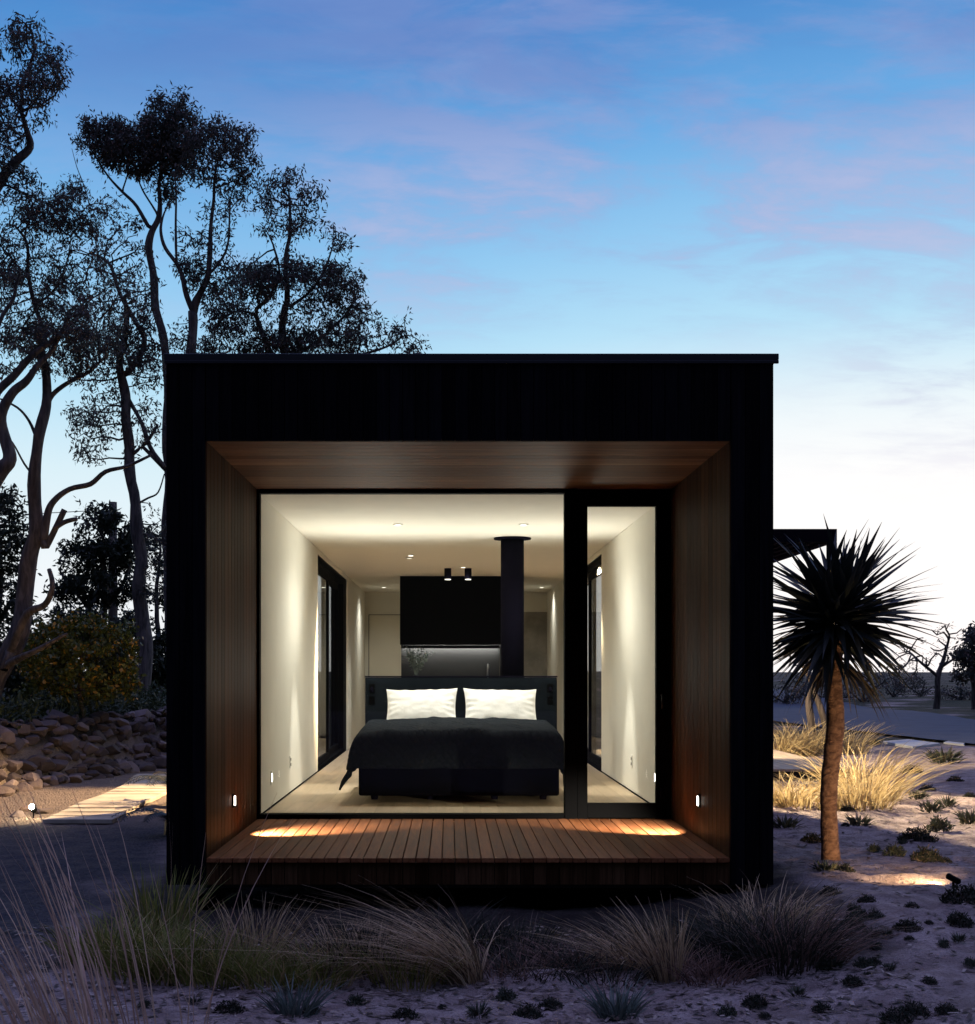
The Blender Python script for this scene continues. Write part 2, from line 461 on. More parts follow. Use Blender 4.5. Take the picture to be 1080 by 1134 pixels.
M['sage'] = leafy('grey_green_leaves', (.07, .09, .08), (.15, .18, .15), None, 0, .8, .1, 9)
M['hedge'] = leafy('ground_cover_leaves', (.02, .03, .012), (.06, .075, .028), None, 0, .6, .1, 3)
M['chip'] = leafy('bark_chips', (.05, .035, .03), (.17, .125, .10), (.36, .29, .25), .2, .9, 0)

# ------------------------------------------------------------------ ground
def axis(lo, hi, fine0, fine1, fs, grow):
    a = list(np.arange(fine0, fine1+1e-6, fs)); s = fs
    while a[-1] < hi: s *= grow; a.append(min(hi, a[-1]+s))
    s = fs
    while a[0] > lo: s *= grow; a.insert(0, max(lo, a[0]-s))
    return a
xs = axis(-900, 900, -7.5, 6.0, .075, 1.12); ys = axis(-40, 1500, -4.2, 9.0, .075, 1.10)
gv = []
for y in ys:
    for x in xs:
        z = gz(x, y)
        if -12 < x < 14 and -6 < y < 25:
            k = 1.0 if x > -1.9 or y < -1.5 else .45
            z += k*(.030*noise.fractal(Vector((x*2.3, y*2.3, 0)), .7, 2.1, 5) + .012*noise.noise(Vector((x*11, y*11, 5))))
            if -1.7 < x < 1.9 and y > .1: z -= .12*sstep(.1, .6, y)
        gv.append((x, y, z))
nx = len(xs)
gq = [(j*nx+i, j*nx+i+1, (j+1)*nx+i+1, (j+1)*nx+i) for j in range(len(ys)-1) for i in range(nx-1)]
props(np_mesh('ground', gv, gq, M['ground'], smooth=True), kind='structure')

# driveway curving away on the right
ledge = [(10.6, 9), (9.9, 13), (9.5, 16.2), (8.9, 22), (8.5, 27.7), (8.8, 40), (11, 60), (14, 90)]
redge = [(13.2, 9), (12.8, 13), (12.7, 16.2), (13.0, 22), (13.9, 27.7), (15.5, 40), (18, 60), (23, 90)]
rd = MB(); NA = 8
for i in range(len(ledge)-1):
    for s in range(12):
        for k in range(NA):
            q = []
            for (ii, kk) in ((s, k), (s, k+1), (s+1, k+1), (s+1, k)):
                f = ii/12; u = kk/NA
                lx = ledge[i][0]*(1-f)+ledge[i+1][0]*f; ly = ledge[i][1]*(1-f)+ledge[i+1][1]*f
                rx = redge[i][0]*(1-f)+redge[i+1][0]*f; ry = redge[i][1]*(1-f)+redge[i+1][1]*f
                x = lx*(1-u)+rx*u; y = ly*(1-u)+ry*u
                q.append((x, y, gz(x, y)+.045))
            rd.add(q, [(0, 1, 2, 3)])
props(rd.build('road', M['road'], origin=(0, 0, 0), smooth=True), kind='structure')

# timber sleeper path beside the west wall
pt = MB()
for i in range(17):
    y = 5.25+i*.36; cx_ = -3.82-.034*(y-5.3)*1.0-.25*sstep(9, 12, y)
    z = gz(cx_, y)
    b0 = len(pt.v)
    pt.box(cx_-.36, cx_+.36, y, y+.31, z+.005+.006*random.random(), z+.055)
props(pt.build('path', M['sleeper'], bevel=.006), kind='structure')

# ------------------------------------------------------------------ house
X0, X1 = -1.836, 2.099          # outside faces
A0, A1 = -1.58, 1.82            # inside faces (room and porch alike)
ZD, ZS, ZC = .35, 3.05, 3.03    # deck, soffit, ceiling
YG, YE = 2.43, 17.0             # glazing plane, end of the house
WY0, WY1, WZ1 = 7.65, 12.5, 2.97
house = thing('cabin', 'black timber box cabin with lit glazed bedroom and timber lined porch', 'house', (0, 0, ZD))

cl = MB()
def boards_x(mb, x0, x1, y0, y1, z0, z1, wdt, gap=.004, jit=.003):
    n = max(1, round((x1-x0)/wdt)); s = (x1-x0)/n
    for i in range(n):
        j = random.random()*jit
        mb.box(x0+i*s+gap/2, x0+(i+1)*s-gap/2, y0-j, y1, z0, z1)
def boards_y(mb, x0, x1, y0, y1, z0, z1, wdt, gap=.004, jit=.003, side=1):
    n = max(1, round((y1-y0)/wdt)); s = (y1-y0)/n
    for i in range(n):
        j = random.random()*jit*side
        mb.box(min(x0, x0-j if side < 0 else x0), x1+(j if side > 0 else 0), y0+i*s+gap/2, y0+(i+1)*s-gap/2, z0, z1)
boards_x(cl, X0, A0-.003, 0, .025, .174, 3.57, .085)
boards_x(cl, A1+.003, X1, 0, .025, .174, 3.57, .093)
boards_x(cl, A0+.001, A1-.001, 0, .025, ZS+.002, 3.57, .085)
cl.build('cladding', M['clad'], house)
fa = MB(); boards_x(fa, A0+.001, A1-.001, .012, .034, .174, ZD-.034, .085); fa.build('deck_fascia', M['rev'], house)
for sx, (xa, xb) in ((-1, (X0, X0+.03)), (1, (X1-.03, X1))):
    sc_ = MB()
    for ya, yb, za, zb in ((.03, WY0, .174, 3.57), (WY0, WY1, WZ1+.002, 3.57), (WY0, WY1, .174, ZD-.06), (WY1, YE, .174, 3.57)):
        boards_y(sc_, xa, xb, ya, yb, za, zb, .09, side=sx, jit=0)
    sc_.build('side_cladding', M['clad'], house)
st = MB()                                                # studs: black core between skins
for xa, xb in ((X0+.032, A0-.022), (A1+.022, X1-.032)):
    st.box(xa, xb, .03, WY0-.002, .18, 3.5)
    st.box(xa, xb, WY0, WY1, WZ1+.03, 3.5)
    st.box(xa, xb, WY0, WY1, .18, ZD-.06)
    st.box(xa, xb, WY1+.002, YE, .18, 3.5)
st.build('wall_core', M['void'], house)
rf = MB(); rf.box(X0-.012, X1+.03, -.02, YE+.03, 3.572, 3.612)
rf.box(X0-.012, X1+.03, -.02, -.004, 3.548, 3.5715)
rf.build('roof', M['cap'], house, bevel=.004)
sl = MB(); sl.box(A0-.02, A1+.02, .036, YE-.02, .15, ZD-.045); sl.box(A0-.02, A1+.02, .036, YE-.02, ZS+.024, 3.5)
sl.build('floor_and_roof_core', M['void'], house)
# porch lining
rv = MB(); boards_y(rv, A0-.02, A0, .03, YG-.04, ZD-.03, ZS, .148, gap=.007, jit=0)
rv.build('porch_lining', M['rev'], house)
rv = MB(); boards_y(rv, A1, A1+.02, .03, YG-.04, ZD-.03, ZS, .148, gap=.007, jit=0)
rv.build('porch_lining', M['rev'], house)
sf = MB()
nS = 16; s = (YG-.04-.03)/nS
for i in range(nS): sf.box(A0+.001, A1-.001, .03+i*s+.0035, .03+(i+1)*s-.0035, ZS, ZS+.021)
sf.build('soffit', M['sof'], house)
dk = MB(); nD = 40; s = (A1-A0-.012)/nD
for i in range(nD):
    j = random.random()*.002
    dk.box(A0+.006+i*s+.0028, A0+.006+(i+1)*s-.0028, -.016, YG-.06, ZD-.030, ZD-j)
dk.build('porch_deck', M['deck'], house, bevel=.002)
# room
fl = MB(); nF = 22; s = (A1-A0-.02)/nF
for i in range(nF):
    for k in range(6):
        ya = YG+.075+k*2.42-(1.1 if i % 2 else 0); yb = ya+2.42
        fl.box(A0+.01+i*s+.0006, A0+.01+(i+1)*s-.0006, max(YG+.075, ya+.0006), min(YE-.05, yb-.0006), ZD-.04, ZD)
fl.build('floor', M['floor'], house)
ce = MB(); ce.box(A0-.019, A1+.019, YG+.06, YE-.02, ZC, ZS+.022)
ce.build('ceiling', M['ceil'], house)
for xa, xb in ((A0-.02, A0), (A1, A1+.02)):
    iw = MB()
    iw.box(xa, xb, YG+.065, WY0, ZD-.04, ZC-.004)
    iw.box(xa, xb, WY0+.0005, WY1-.0005, WZ1, ZC-.004)
    iw.box(xa, xb, WY1, YE-.02, ZD-.04, ZC-.004)
    iw.build('interior_wall', M['plas'], house)
ew = MB(); ew.box(A0, A1, YE-.05, YE, ZD-.04, ZC-.002); ew.box(X0+.03, X1-.03, YE, YE+.03, .174, 3.57)
ew.build('end_wall', M['plas'], house)
for xa, xb in ((A0, A0+.006), (A1-.006, A1)):            # shadow-line skirting
    sk = MB(); sk.box(xa, xb, YG+.07, WY0, ZD+.001, ZD+.014); sk.build('skirting_groove', M['frame'], house)
ct = MB(); ct.box(.85, A1-.001, YE-.07, YE-.052, ZD+.001, 2.66)
ct.build('concrete_tile_panel', M['conc'], house)
# big fixed window
wf = MB()
wf.box(A0-.019, A0+.022, YG-.04, YG+.06, ZD-.02, ZC+.02)
wf.box(A0+.022, .943, YG-.04, YG+.06, ZC-.012, ZS+.02)
wf.box(A0+.022, .943, YG-.06, YG+.07, ZD-.02, ZD+.036)
wf.box(.943, 1.045, YG-.07, YG+.07, ZD-.02, ZS-.001)
wfo = wf.build('window_frame', M['frame'], house, bevel=.003)
gp = MB(); gp.box(A0+.020, .945, YG-.004, YG+.004, ZD+.034, ZC-.010)
gp.build('pane', M['glass'], wfo)
# glazed entry door
df = MB()
df.box(1.048, 1.13, YG-.05, YG+.02, ZD-.01, ZS-.03)
df.box(1.694, A1-.003, YG-.05, YG+.03, ZD-.01, ZS-.03)
df.box(1.13, 1.694, YG-.05, YG+.02, 2.91, ZS-.03)
df.box(1.13, 1.694, YG-.05, YG+.02, ZD+.006, .475)
dfo = df.build('glazed_door', M['frame'], house, bevel=.003)
gp = MB(); gp.box(1.128, 1.696, YG-.022, YG-.014, .473, 2.912); gp.build('pane', M['glass'], dfo)
hd = MB(); hd.tube([(1.735, YG-.05, 1.36), (1.735, YG-.10, 1.36), (1.735, YG-.10, 1.25)], .009, 8)
hd.build('handle', M['cap'], dfo, smooth=True)
hd = MB(); hd.box(1.725, 1.745, YG-.062, YG-.05, .52, .60); hd.build('floor_bolt', M['steel'], dfo)
dh = MB(); dh.box(1.047, A1-.003, YG-.05, YG+.03, ZS-.027, ZS-.002); dh.build('door_head', M['frame'], house)
# side sliding doors
for sx, xa, xb in ((-1, X0+.06, A0-.06), (1, A1+.06, X1-.06)):
    f_ = MB()
    f_.box(xa, xb, WY0+.001, WY0+.06, ZD-.055, WZ1); f_.box(xa, xb, WY1-.06, WY1-.001, ZD-.055, WZ1)
    f_.box(xa, xb, WY0+.06, WY1-.06, WZ1-.07, WZ1-.001); f_.box(xa, xb, WY0+.06, WY1-.06, ZD-.055, ZD+.012)
    fo = f_.build('sliding_window_frame', M['frame'], house, bevel=.003)
    xm = (xa+xb)/2
    mid = (WY0+WY1)/2
    for q, (ya, yb, o_) in enumerate(((WY0+.06, mid+.04, -.028*sx), (mid-.04, WY1-.06, .028*sx))):
        s_ = MB(); xc = xm+o_
        za, zb = ZD+.014, WZ1-.072
        s_.box(xc-.022, xc+.022, ya, ya+.075, za, zb); s_.box(xc-.022, xc+.022, yb-.075, yb, za, zb)
        s_.box(xc-.022, xc+.022, ya+.075, yb-.075, zb-.10, zb); s_.box(xc-.022, xc+.022, ya+.075, yb-.075, za, za+.08)
        so_ = s_.build('sliding_sash', M['frame'], fo)
        # a sub-part holds the glass: parented beside the sash to stay within three levels
        g_ = MB(); g_.box(xc-.004, xc+.004, ya+.073, yb-.073, za+.078, zb-.098)
        g_.build('pane', M['glass'], fo)
# interior doors at the far end
def flush_door(x0, x1, y, z1):
    d_ = MB(); d_.box(x0, x1, y-.04, y-.003, ZD+.006, z1)
    fr_ = MB()
    o = d_.build('interior_door', M['door'], house, bevel=.002)
    fr_.box(x0-.012, x0-.002, y-.02, y-.001, ZD, z1+.012); fr_.box(x1+.002, x1+.012, y-.02, y-.001, ZD, z1+.012); fr_.box(x0-.002, x1+.002, y-.02, y-.001, z1+.002, z1+.012)
    fr_.build('door_gap', M['frame'], o)
    h_ = MB(); h_.tube([(x0+.06, y-.04, 1.35), (x0+.06, y-.09, 1.35), (x0+.17, y-.09, 1.35)], .01, 8)
    h_.build('handle', M['chrome'], o, smooth=True)
flush_door(-1.50, -.60, YE-.05, 2.60)

# ------------------------------------------------------------------ kitchen block
ky = 21.5+CAMY
kit = thing('kitchen_unit', 'black kitchen unit with a lit niche above the bench behind the bed', 'kitchen unit', (.19, ky, ZD))
kx0, kx1 = -.768, 1.145
k_ = MB(); k_.box(kx0, kx1, ky, ky+.6, 1.965, ZC-.003); k_.box(.795, kx1, ky+.002, ky+.6, ZD+.001, 1.962)
k_.build('upper_cabinet', M['black'], kit, bevel=.004)
k_ = MB(); k_.box(kx0, .79, ky, ky+.6, ZD+.001, 1.26); k_.build('lower_cabinet', M['black'], kit, bevel=.004)
k_ = MB(); k_.box(kx0, .79, ky-.01, ky+.6, 1.263, 1.30); k_.build('benchtop', M['splash'], kit, bevel=.003)
k_ = MB(); k_.box(kx0, .79, ky+.55, ky+.6, 1.302, 1.963); k_.build('splashback', M['niche'], kit)
k_ = MB(); k_.box(kx0+.002, .788, ky+.40, ky+.42, 1.915, 1.963); k_.build('pelmet', M['black'], kit)
k_ = MB(); k_.box(kx0+.03, .78, ky+.46, ky+.50, 1.93, 1.955); k_.build('led_strip', M['strip'], kit)
k_ = MB(); k_.lathe([(.03, 0), (.03, .02)], (.6, ky+.3, 1.301), 12); k_.tube([(.6, ky+.3, 1.32), (.6, ky+.3, 1.60), (.6, ky+.25, 1.66), (.6, ky+.15, 1.66), (.6, ky+.13, 1.6)], .013, 8)
k_.build('tap', M['chrome'], kit, smooth=True)

vs = thing('vase', 'small dark vase of sprigs on the kitchen bench', 'vase', (-.53, ky+.22, 1.301))
v_ = MB(); v_.lathe([(.04, 0), (.065, .05), (.06, .13), (.03, .18), (.034, .2)], (-.53, ky+.22, 1.301), 14); v_.build('vessel', M['splash'], vs, smooth=True)
s_ = MB(); lv_c = []; 
for i in range(11):
    a = random.uniform(-1, 1); tip = Vector((-.53+a*.24, ky+.22+random.uniform(-.12, .1), 1.301+random.uniform(.45, .64)))
    b0 = Vector((-.53, ky+.22, 1.45)); pts = [b0.lerp(tip, f)+Vector((0, 0, .05*math.sin(f*3))) for f in (0, .35, .7, 1)]
    s_.tube(pts, [.004, .003, .003, .002], 4); lv_c += [pts[1].lerp(pts[3], f/7) for f in range(8)]
s_.build('stems', M['sage'], vs)

# ------------------------------------------------------------------ leaves helper
def leaves(name, centers, n_each, sigma, L, W, mt, parent=None, origin=(0, 0, 0), droop=.6, flat=False):
    c = np.repeat(np.array([tuple(p) for p in centers]), n_each, axis=0)
    N = len(c); c = c+RNG.normal(0, 1, (N, 3))*np.array(sigma if hasattr(sigma, '__len__') else (sigma,)*3)
    dr = RNG.normal(0, 1, (N, 3)); dr[:, 2] -= droop*1.6
    dr /= np.linalg.norm(dr, axis=1)[:, None]
    sd_ = np.cross(dr, RNG.normal(0, 1, (N, 3))); sd_ /= np.linalg.norm(sd_, axis=1)[:, None]
    l = (L*RNG.uniform(.6, 1.3, N))[:, None]; w_ = (W*RNG.uniform(.7, 1.3, N))[:, None]
    v = np.empty((N, 4, 3)); v[:, 0] = c; v[:, 1] = c+dr*l*.45+sd_*w_*.5; v[:, 2] = c+dr*l; v[:, 3] = c+dr*l*.45-sd_*w_*.5
    return np_mesh(name, v.reshape(-1, 3), np.arange(N*4).reshape(-1, 4), mt, parent, origin)
leaves('foliage', lv_c, 5, .02, .05, .02, M['sage'], vs, droop=0)

# ------------------------------------------------------------------ wood heater with flue
fx, fy = (568-CX)*15.25/F, 15.35+CAMY
heat = thing('wood_heater', 'dark steel flue with round ceiling flange rising behind the headboard', 'wood heater', (fx, fy, ZD))
h_ = MB(); h_.lathe([(.128, 0), (.128, 1.75)], (fx, fy, 1.26), 28); h_.build('flue', M['steel'], heat, smooth=False)
h_ = MB(); h_.lathe([(.205, 0), (.207, .004), (.207, .016)], (fx, fy, ZC-.018), 32); h_.build('ceiling_flange', M['steel'], heat)
h_ = MB(); h_.box(fx-.3, fx+.3, fy-.22, fy+.25, ZD+.12, 1.26); h_.build('firebox', M['black'], heat, bevel=.01)
h_ = MB(); h_.box(fx-.25, fx+.25, fy-.15, fy+.2, ZD+.001, ZD+.12); h_.build('plinth', M['black'], heat)
for p in heat.children:
    if p.name.startswith('flue'):
        for pol in p.data.polygons: pol.use_smooth = len(pol.vertices) == 4

# ------------------------------------------------------------------ bed
BY0, BY1, BX0, BX1 = 3.78, 5.84, -.837, 1.01
bed = thing('bed', 'low black upholstered double bed with a tall charcoal headboard', 'bed', ((BX0+BX1)/2, BY0, ZD))
b_ = MB(); b_.box(BX0, BX1, BY0, BY1, ZD+.06, ZD+.36); b_.build('base', M['bedb'], bed, bevel=.02)
b_ = MB(); b_.box(BX0+.01, BX1-.01, BY0+.02, BY1-.01, ZD+.365, ZD+.60); b_.build('mattress', M['pillow'], bed, bevel=.05)
HB0, HB1 = (404.5-CX)*14.85/F, (617-CX)*14.85/F
b_ = MB(); b_.box(HB0, HB1, BY1, BY1+.11, ZD+.02, 1.49); hb = b_.build('headboard', M['headb'], bed, bevel=.008)
b_ = MB(); b_.box(HB0-.004, HB1+.004, BY1-.004, BY1+.114, 1.492, 1.506); b_.build('top_trim', M['steel'], hb)
for x in (BX0+.13, -.18, .42, BX1-.13):
    for y in (BY0+.30, BY1-.15):
        b_ = MB(); b_.lathe([(.03, 0), (.034, .02), (.034, .058)], (x, y, ZD+.001), 12); b_.build('leg', M['steel'], bed)
# quilt
def quilt():
    mb = MB(); nu, nv = 90, 70
    hw = (BX1-BX0)/2-.02; cx_ = (BX0+BX1)/2; y_head, y_foot = 5.30, BY0
    sideL, sideR, front = .47, .44, .38
    for j in range(nv+1):
        tt = j/nv*((y_head-y_foot)+front)                # distance from the head edge towards the foot
        for i in range(nu+1):
            s_ = -hw-sideL+i/nu*(2*hw+sideL+sideR)
            over_s = max(0, abs(s_)-hw); over_t = max(0, tt-(y_head-y_foot))
            sg = 1 if s_ > 0 else -1
            def bend(o, r=.09):
                if o <= 0: return 0, 0
                a = min(o/r, math.pi/2*.93)
                out, dn = r*math.sin(a), r*(1-math.cos(a))
                rest = max(0, o-r*math.pi/2*.93)
                return out+rest*.10, dn+rest*.985
            o1, d1 = bend(over_s); o2, d2 = bend(over_t)
            dn = math.sqrt(d1*d1+d2*d2)
            x = cx_+sg*(min(abs(s_), hw)+o1-.05)
            y = y_head-min(tt, y_head-y_foot)-o2+.04
            u = tt/(y_head-y_foot)
            z = ZD+.685-.045*min(1, u)**2-dn
            if dn > .02:
                rip = .022*math.sin(s_*17+1.3*math.sin(tt*5))*min(1, dn*3)
                x += sg*(rip if over_s > 0 else 0); y -= (.014*math.sin(s_*15+2)*min(1, dn*3) if over_t > 0 else 0)
                if over_s > 0 and sg < 0: x -= .16*dn*sstep(.55, 1.15, u)
            n_ = noise.fractal(Vector((x*3.2, y*3.2, z*3)), .9, 2, 3)+.5*abs(noise.noise(Vector((x*7+y*4, y*5, 9))))
            z += .022*n_*(1 if dn < .02 else .3)
            if dn < .02: z += .02*(1-(s_/hw)**2)
            mb.v.append((x, y, z))
    for j in range(nv):
        for i in range(nu):
            a = j*(nu+1)+i; mb.f.append((a, a+nu+1, a+nu+2, a+1))
    o = mb.build('quilt', M['quilt'], smooth=True)
    sm = o.modifiers.new('thick', 'SOLIDIFY'); sm.thickness = .02; sm.offset = 1
    return o
props(quilt(), 'dark stitched quilt spread over the bed, hanging over its sides', 'quilt')
def pillow(x0, x1, seed, label):
    mb = MB(); n = 34; wx = (x1-x0)/2*1.03; hy = .215; cx_ = (x0+x1)/2
    for sgn in (1, -1):
        b0 = len(mb.v)
        for j in range(n+1):
            for i in range(n+1):
                u = -1+2*i/n; v = -1+2*j/n
                k = (max(0, 1-abs(u)**2.6)**.62)*(max(0, 1-abs(v)**2.6)**.62)
                pu = u*wx*(1-.055*(1-abs(v)**2)*abs(u)**3-.0); pv = v*hy*(1-.10*(1-abs(u)**3)*abs(v)**3)
                th = .105*k+.004
                wr = .010*noise.fractal(Vector((pu*7+seed, pv*9, seed)), .8, 2, 4)*min(1, k*4)
                edge = max(abs(u), abs(v))
                wr += .006*math.sin(math.atan2(v, u)*19+seed)*(sstep(.55, .9, edge))*min(1, k*5)
                mb.v.append((pu, sgn*(th+wr), pv))
        for j in range(n):
            for i in range(n):
                a = b0+j*(n+1)+i
                mb.f.append((a, a+1, a+n+2, a+n+1) if sgn < 0 else (a, a+n+1, a+n+2, a+1))
    tilt = R(-24); c, s = math.cos(tilt), math.sin(tilt)
    rz = .02*math.sin(seed)
    out = []
    for (x, y, z) in mb.v:
        y2, z2 = y*c-z*s, y*s+z*c
        out.append((cx_+x+z2*rz, 5.60+y2, 1.175+z2+x*rz))
    mb.v = out
    return props(mb.build('pillow', M['pillow'], smooth=True), label, 'pillow', 'pillows on the bed')
pillow(-.66, .07, 1.0, 'white pillow propped on the headboard, further from the flue')
pillow(.16, .91, 5.3, 'white pillow propped on the headboard, in front of the flue')

# ------------------------------------------------------------------ lamps
WARM = (1, .96, .86)
def spot(name, loc, aim, watts, ang, blend, parent=None, color=WARM, size=.03):
    l = bpy.data.lights.new(name, 'SPOT'); l.energy = watts; l.spot_size = R(ang); l.spot_blend = blend; l.color = color; l.shadow_soft_size = size
    o = bpy.data.objects.new(name, l); COL.objects.link(o)
    o.rotation_euler = (Vector(aim)-Vector(loc)).to_track_quat('-Z', 'Y').to_euler()
    if parent: o.parent = parent; o.location = Vector(loc)-WORLD[parent.name]
    else: o.location = loc
    return o
def downlight(px, D, label, watts=40, ang=130, aim=None, beam=0):
    x, y = (px-CX)*D/F, D+CAMY
    t_ = thing('ceiling_downlight', label, 'downlight', (x, y, ZC-.012), 'recessed downlights in the ceiling')
    a = MB(); a.lathe([(.036, .0), (.050, .002), (.050, .011)], (x, y, ZC-.012), 20); a.build('trim', M['white'], t_)
    a = MB(); a.lathe([(.030, 0), (.030, .002)], (x, y, ZC-.0145), 16); a.build('lens', M['lens'], t_)
    spot('bulb', (x, y, ZC-.03), (x, y, 0), watts, ang, 1.0, t_, size=.14)
    if aim: spot('beam', (x, y, ZC-.03), aim, beam, 31, .75, t_, size=.02)
downlight(440.5, 13.9, 'downlight before the flue, aimed at the wall beside the open quilt corner', 150, 160, (A0+.12, 5.25, .40), 250)
downlight(580, 13.9, 'brightest downlight, above the flue and its ceiling flange', 150, 160, (A1-.12, 5.05, .40), 250)
downlight(455, 17.6, 'downlight between the sliding window and the twin black spotlights', 290, 165)
downlight(513, 19.6, 'downlight just in front of the twin black spotlights', 290, 165)
downlight(425, 24.3, 'downlight over the hallway by the interior door', 95, 150)
downlight(600, 24.3, 'downlight over the passage by the concrete panel', 55, 150)
def gimbal(x, D, label, aim, watts, ang, color=(1, .79, .49)):
    y = D+CAMY
    t_ = thing('ceiling_downlight', label, 'downlight', (x, y, ZC-.012), 'recessed downlights in the ceiling')
    a = MB(); a.lathe([(.036, .0), (.050, .002), (.050, .011)], (x, y, ZC-.012), 20); a.build('trim', M['white'], t_)
    a = MB(); a.lathe([(.030, 0), (.030, .002)], (x, y, ZC-.0145), 16); a.build('lens', M['lensdim'], t_)
    spot('bulb', (x, y, ZC-.05), aim, watts, ang, .5, t_, color=color, size=.03)
gimbal(1.53, 18.3, 'downlight hidden past the window post, throwing light onto the side deck', (4.3, 4.7, .1), 13000, 40)
gimbal(-.52, 18.0, 'downlight throwing light through the sliding window onto the path', (-4.3, 7.2, 0), 5200, 58, (1, .68, .36))
gimbal(.95, 19.4, 'downlight behind the flue, throwing light across the side deck', (4.6, 12.3, .3), 4500, 60)
def cyl_spot(px, label):
    D = 19.9; x, y = (px-CX)*D/F, D+CAMY
    t_ = thing('surface_spotlight', label, 'spotlight', (x, y, ZC-.001), 'twin black cylinder spotlights on the ceiling')
    a = MB(); a.lathe([(.05, 0), (.05, .155)], (x, y, ZC-.157), 20); a.build('housing', M['steel'], t_)
    a = MB(); a.lathe([(.042, 0), (.042, .006)], (x, y, ZC-.164), 16); a.build('lens', M['lens'], t_)
    spot('bulb', (x, y, ZC-.18), (x, y, 0), 20, 60, .6, t_)
cyl_spot(496, 'black cylinder spotlight of the pair, further from the flue')
cyl_spot(518.5, 'black cylinder spotlight of the pair, nearer the flue')
def step_light(x, y, z, nx_, label, aim, w_):
    t_ = thing('step_light', label, 'wall light', (x, y, z), 'small wall lights low on the porch linings')
    a = MB(); a.box(min(x, x+nx_*.012), max(x, x+nx_*.012), y-.028, y+.028, z-.05, z+.05); a.build('bezel', M['frame'], t_, bevel=.003)
    a = MB(); a.box(min(x+nx_*.013, x+nx_*.02), max(x+nx_*.013, x+nx_*.02), y-.018, y+.018, z-.035, z+.035); a.build('lens', M['lensw'], t_, bevel=.002)
    spot('bulb', (x+nx_*.05, y, z), aim, w_, 64, 1.0, t_, color=(1, .90, .70), size=.012)
    spot('wash', (x+nx_*.06, y, z+.02), (-x+nx_*.3, y+.2, 1.75), 16, 46, 1.0, t_, color=(1, .84, .62), size=.012)
step_light(A0, 9.97+CAMY+.15, .615, 1, 'small lit wall light on the porch lining beside the bedroom window', (A0+.36, 1.40, ZD), 480)
step_light(A1, 9.9+CAMY+.2, .615, -1, 'small lit wall light on the porch lining beside the glazed door', (A1-.36, 1.6, ZD), 480)
for x, nx_, lab in ((HB0+.075, 1, 'tiny reading light at the window end of the headboard'), (HB1-.075, -1, 'tiny reading light on the headboard below the flue side')):
    t_ = thing('reading_light', lab, 'reading light', (x, BY1-.02, 1.36), 'reading lights on the headboard')
    a = MB(); a.box(x-.03, x+.03, BY1-.016, BY1-.0005, 1.33, 1.42); a.build('backplate', M['black'], t_, bevel=.003)
    a = MB(); a.tube([(x, BY1-.016, 1.385), (x, BY1-.05, 1.375), (x, BY1-.085, 1.345)], [.006, .016, .02], 10); a.build('head', M['steel'], t_, smooth=True)
    spot('ceiling_fill', (x, BY1-.07, 1.47), (x*.72+.12*.28, BY1-.75, ZC), 120, 150, 1.0, t_, size=.3)  # added fill light to brighten the ceiling, not part of the reading light
    a = MB(); a.box(x-.03, x+.03, BY1-.009, BY1-.0005, 1.20, 1.29); a.build('switch_plate', M['black'], t_, bevel=.003)
def outlet(x, nx_, D, z, label, lit=False):
    y = D+CAMY
    t_ = thing('power_outlet', label, 'outlet', (x, y, z), 'fittings low on the room walls')
    xa = lambda a, b: (min(x+nx_*a, x+nx_*b), max(x+nx_*a, x+nx_*b))
    a = MB(); a.box(*xa(.0006, .008), y-.035, y+.035, z-.06, z+.06); a.build('plate', M['white'], t_, bevel=.002)
    a = MB()
    if lit: a.box(*xa(.0085, .011), y-.02, y+.02, z-.035, z+.035); a.build('lens', M['lensw'], t_)
    else:
        for q in (-.026, .026):
            a = MB(); a.box(*xa(.0085, .012), y-.016, y+.016, z+q-.013, z+q+.013); a.build('socket', M['frame'], t_)
outlet(A0, 1, 13.75, .66, 'double power point on the wall by the open floor beside the bed')
outlet(A0, 1, 12.3, .615, 'tiny lit floor light set low on the wall at the big window', True)
outlet(A1, -1, 13.85, .66, 'double power point on the wall seen through the glazed door')
outlet(A1, -1, 12.25, .62, 'tiny lit floor light set low on the wall inside the glazed door', True)

# ------------------------------------------------------------------ side deck and pergola on the right
DX1, DY0, DY1 = 5.0, 8.1, 12.4
sd_ = thing('side_deck', 'low pale timber landing beside the cabin among golden grass', 'deck', (3.5, DY0, .2))
a = MB(); n = 30; s = (DX1-X1-.01)/n
for i in range(n): a.box(X1+.01+i*s+.003, X1+.01+(i+1)*s-.003, DY0, DY1, .32, .35)
a.build('boards', M['deckx'], sd_, bevel=.002)
a = MB(); a.box(X1+.02, DX1-.02, DY0+.03, DY0+.075, .24, .318); a.box(DX1-.065, DX1-.02, DY0+.08, DY1-.03, .24, .318); a.build('joist', M['void'], sd_)
for x, y in ((2.6, DY0+.12), (4.6, DY0+.12), (4.6, DY1-.3)):
    a = MB(); a.box(x-.05, x+.05, y-.04, y+.05, gz(x, y)-.1, .316); a.build('post', M['void'], sd_)
pg = thing('pergola', 'dark steel pergola with slatted top over the side deck', 'pergola', (3.6, 9, .2))
PZ = 3.40; PY0, PY1 = 9.0, 13.0
a = MB(); a.box(X1+.005, 5.02, PY0, PY0+.08, PZ-.17, PZ); a.build('beam', M['steel'], pg, bevel=.004)
a = MB(); a.box(X1+.005, 5.02, PY1, PY1+.08, PZ-.17, PZ); a.build('beam', M['steel'], pg, bevel=.004)
a = MB(); a.box(4.90, 5.02, PY0+.082, PY1-.002, PZ-.17, PZ-.002); a.build('beam', M['steel'], pg, bevel=.004)
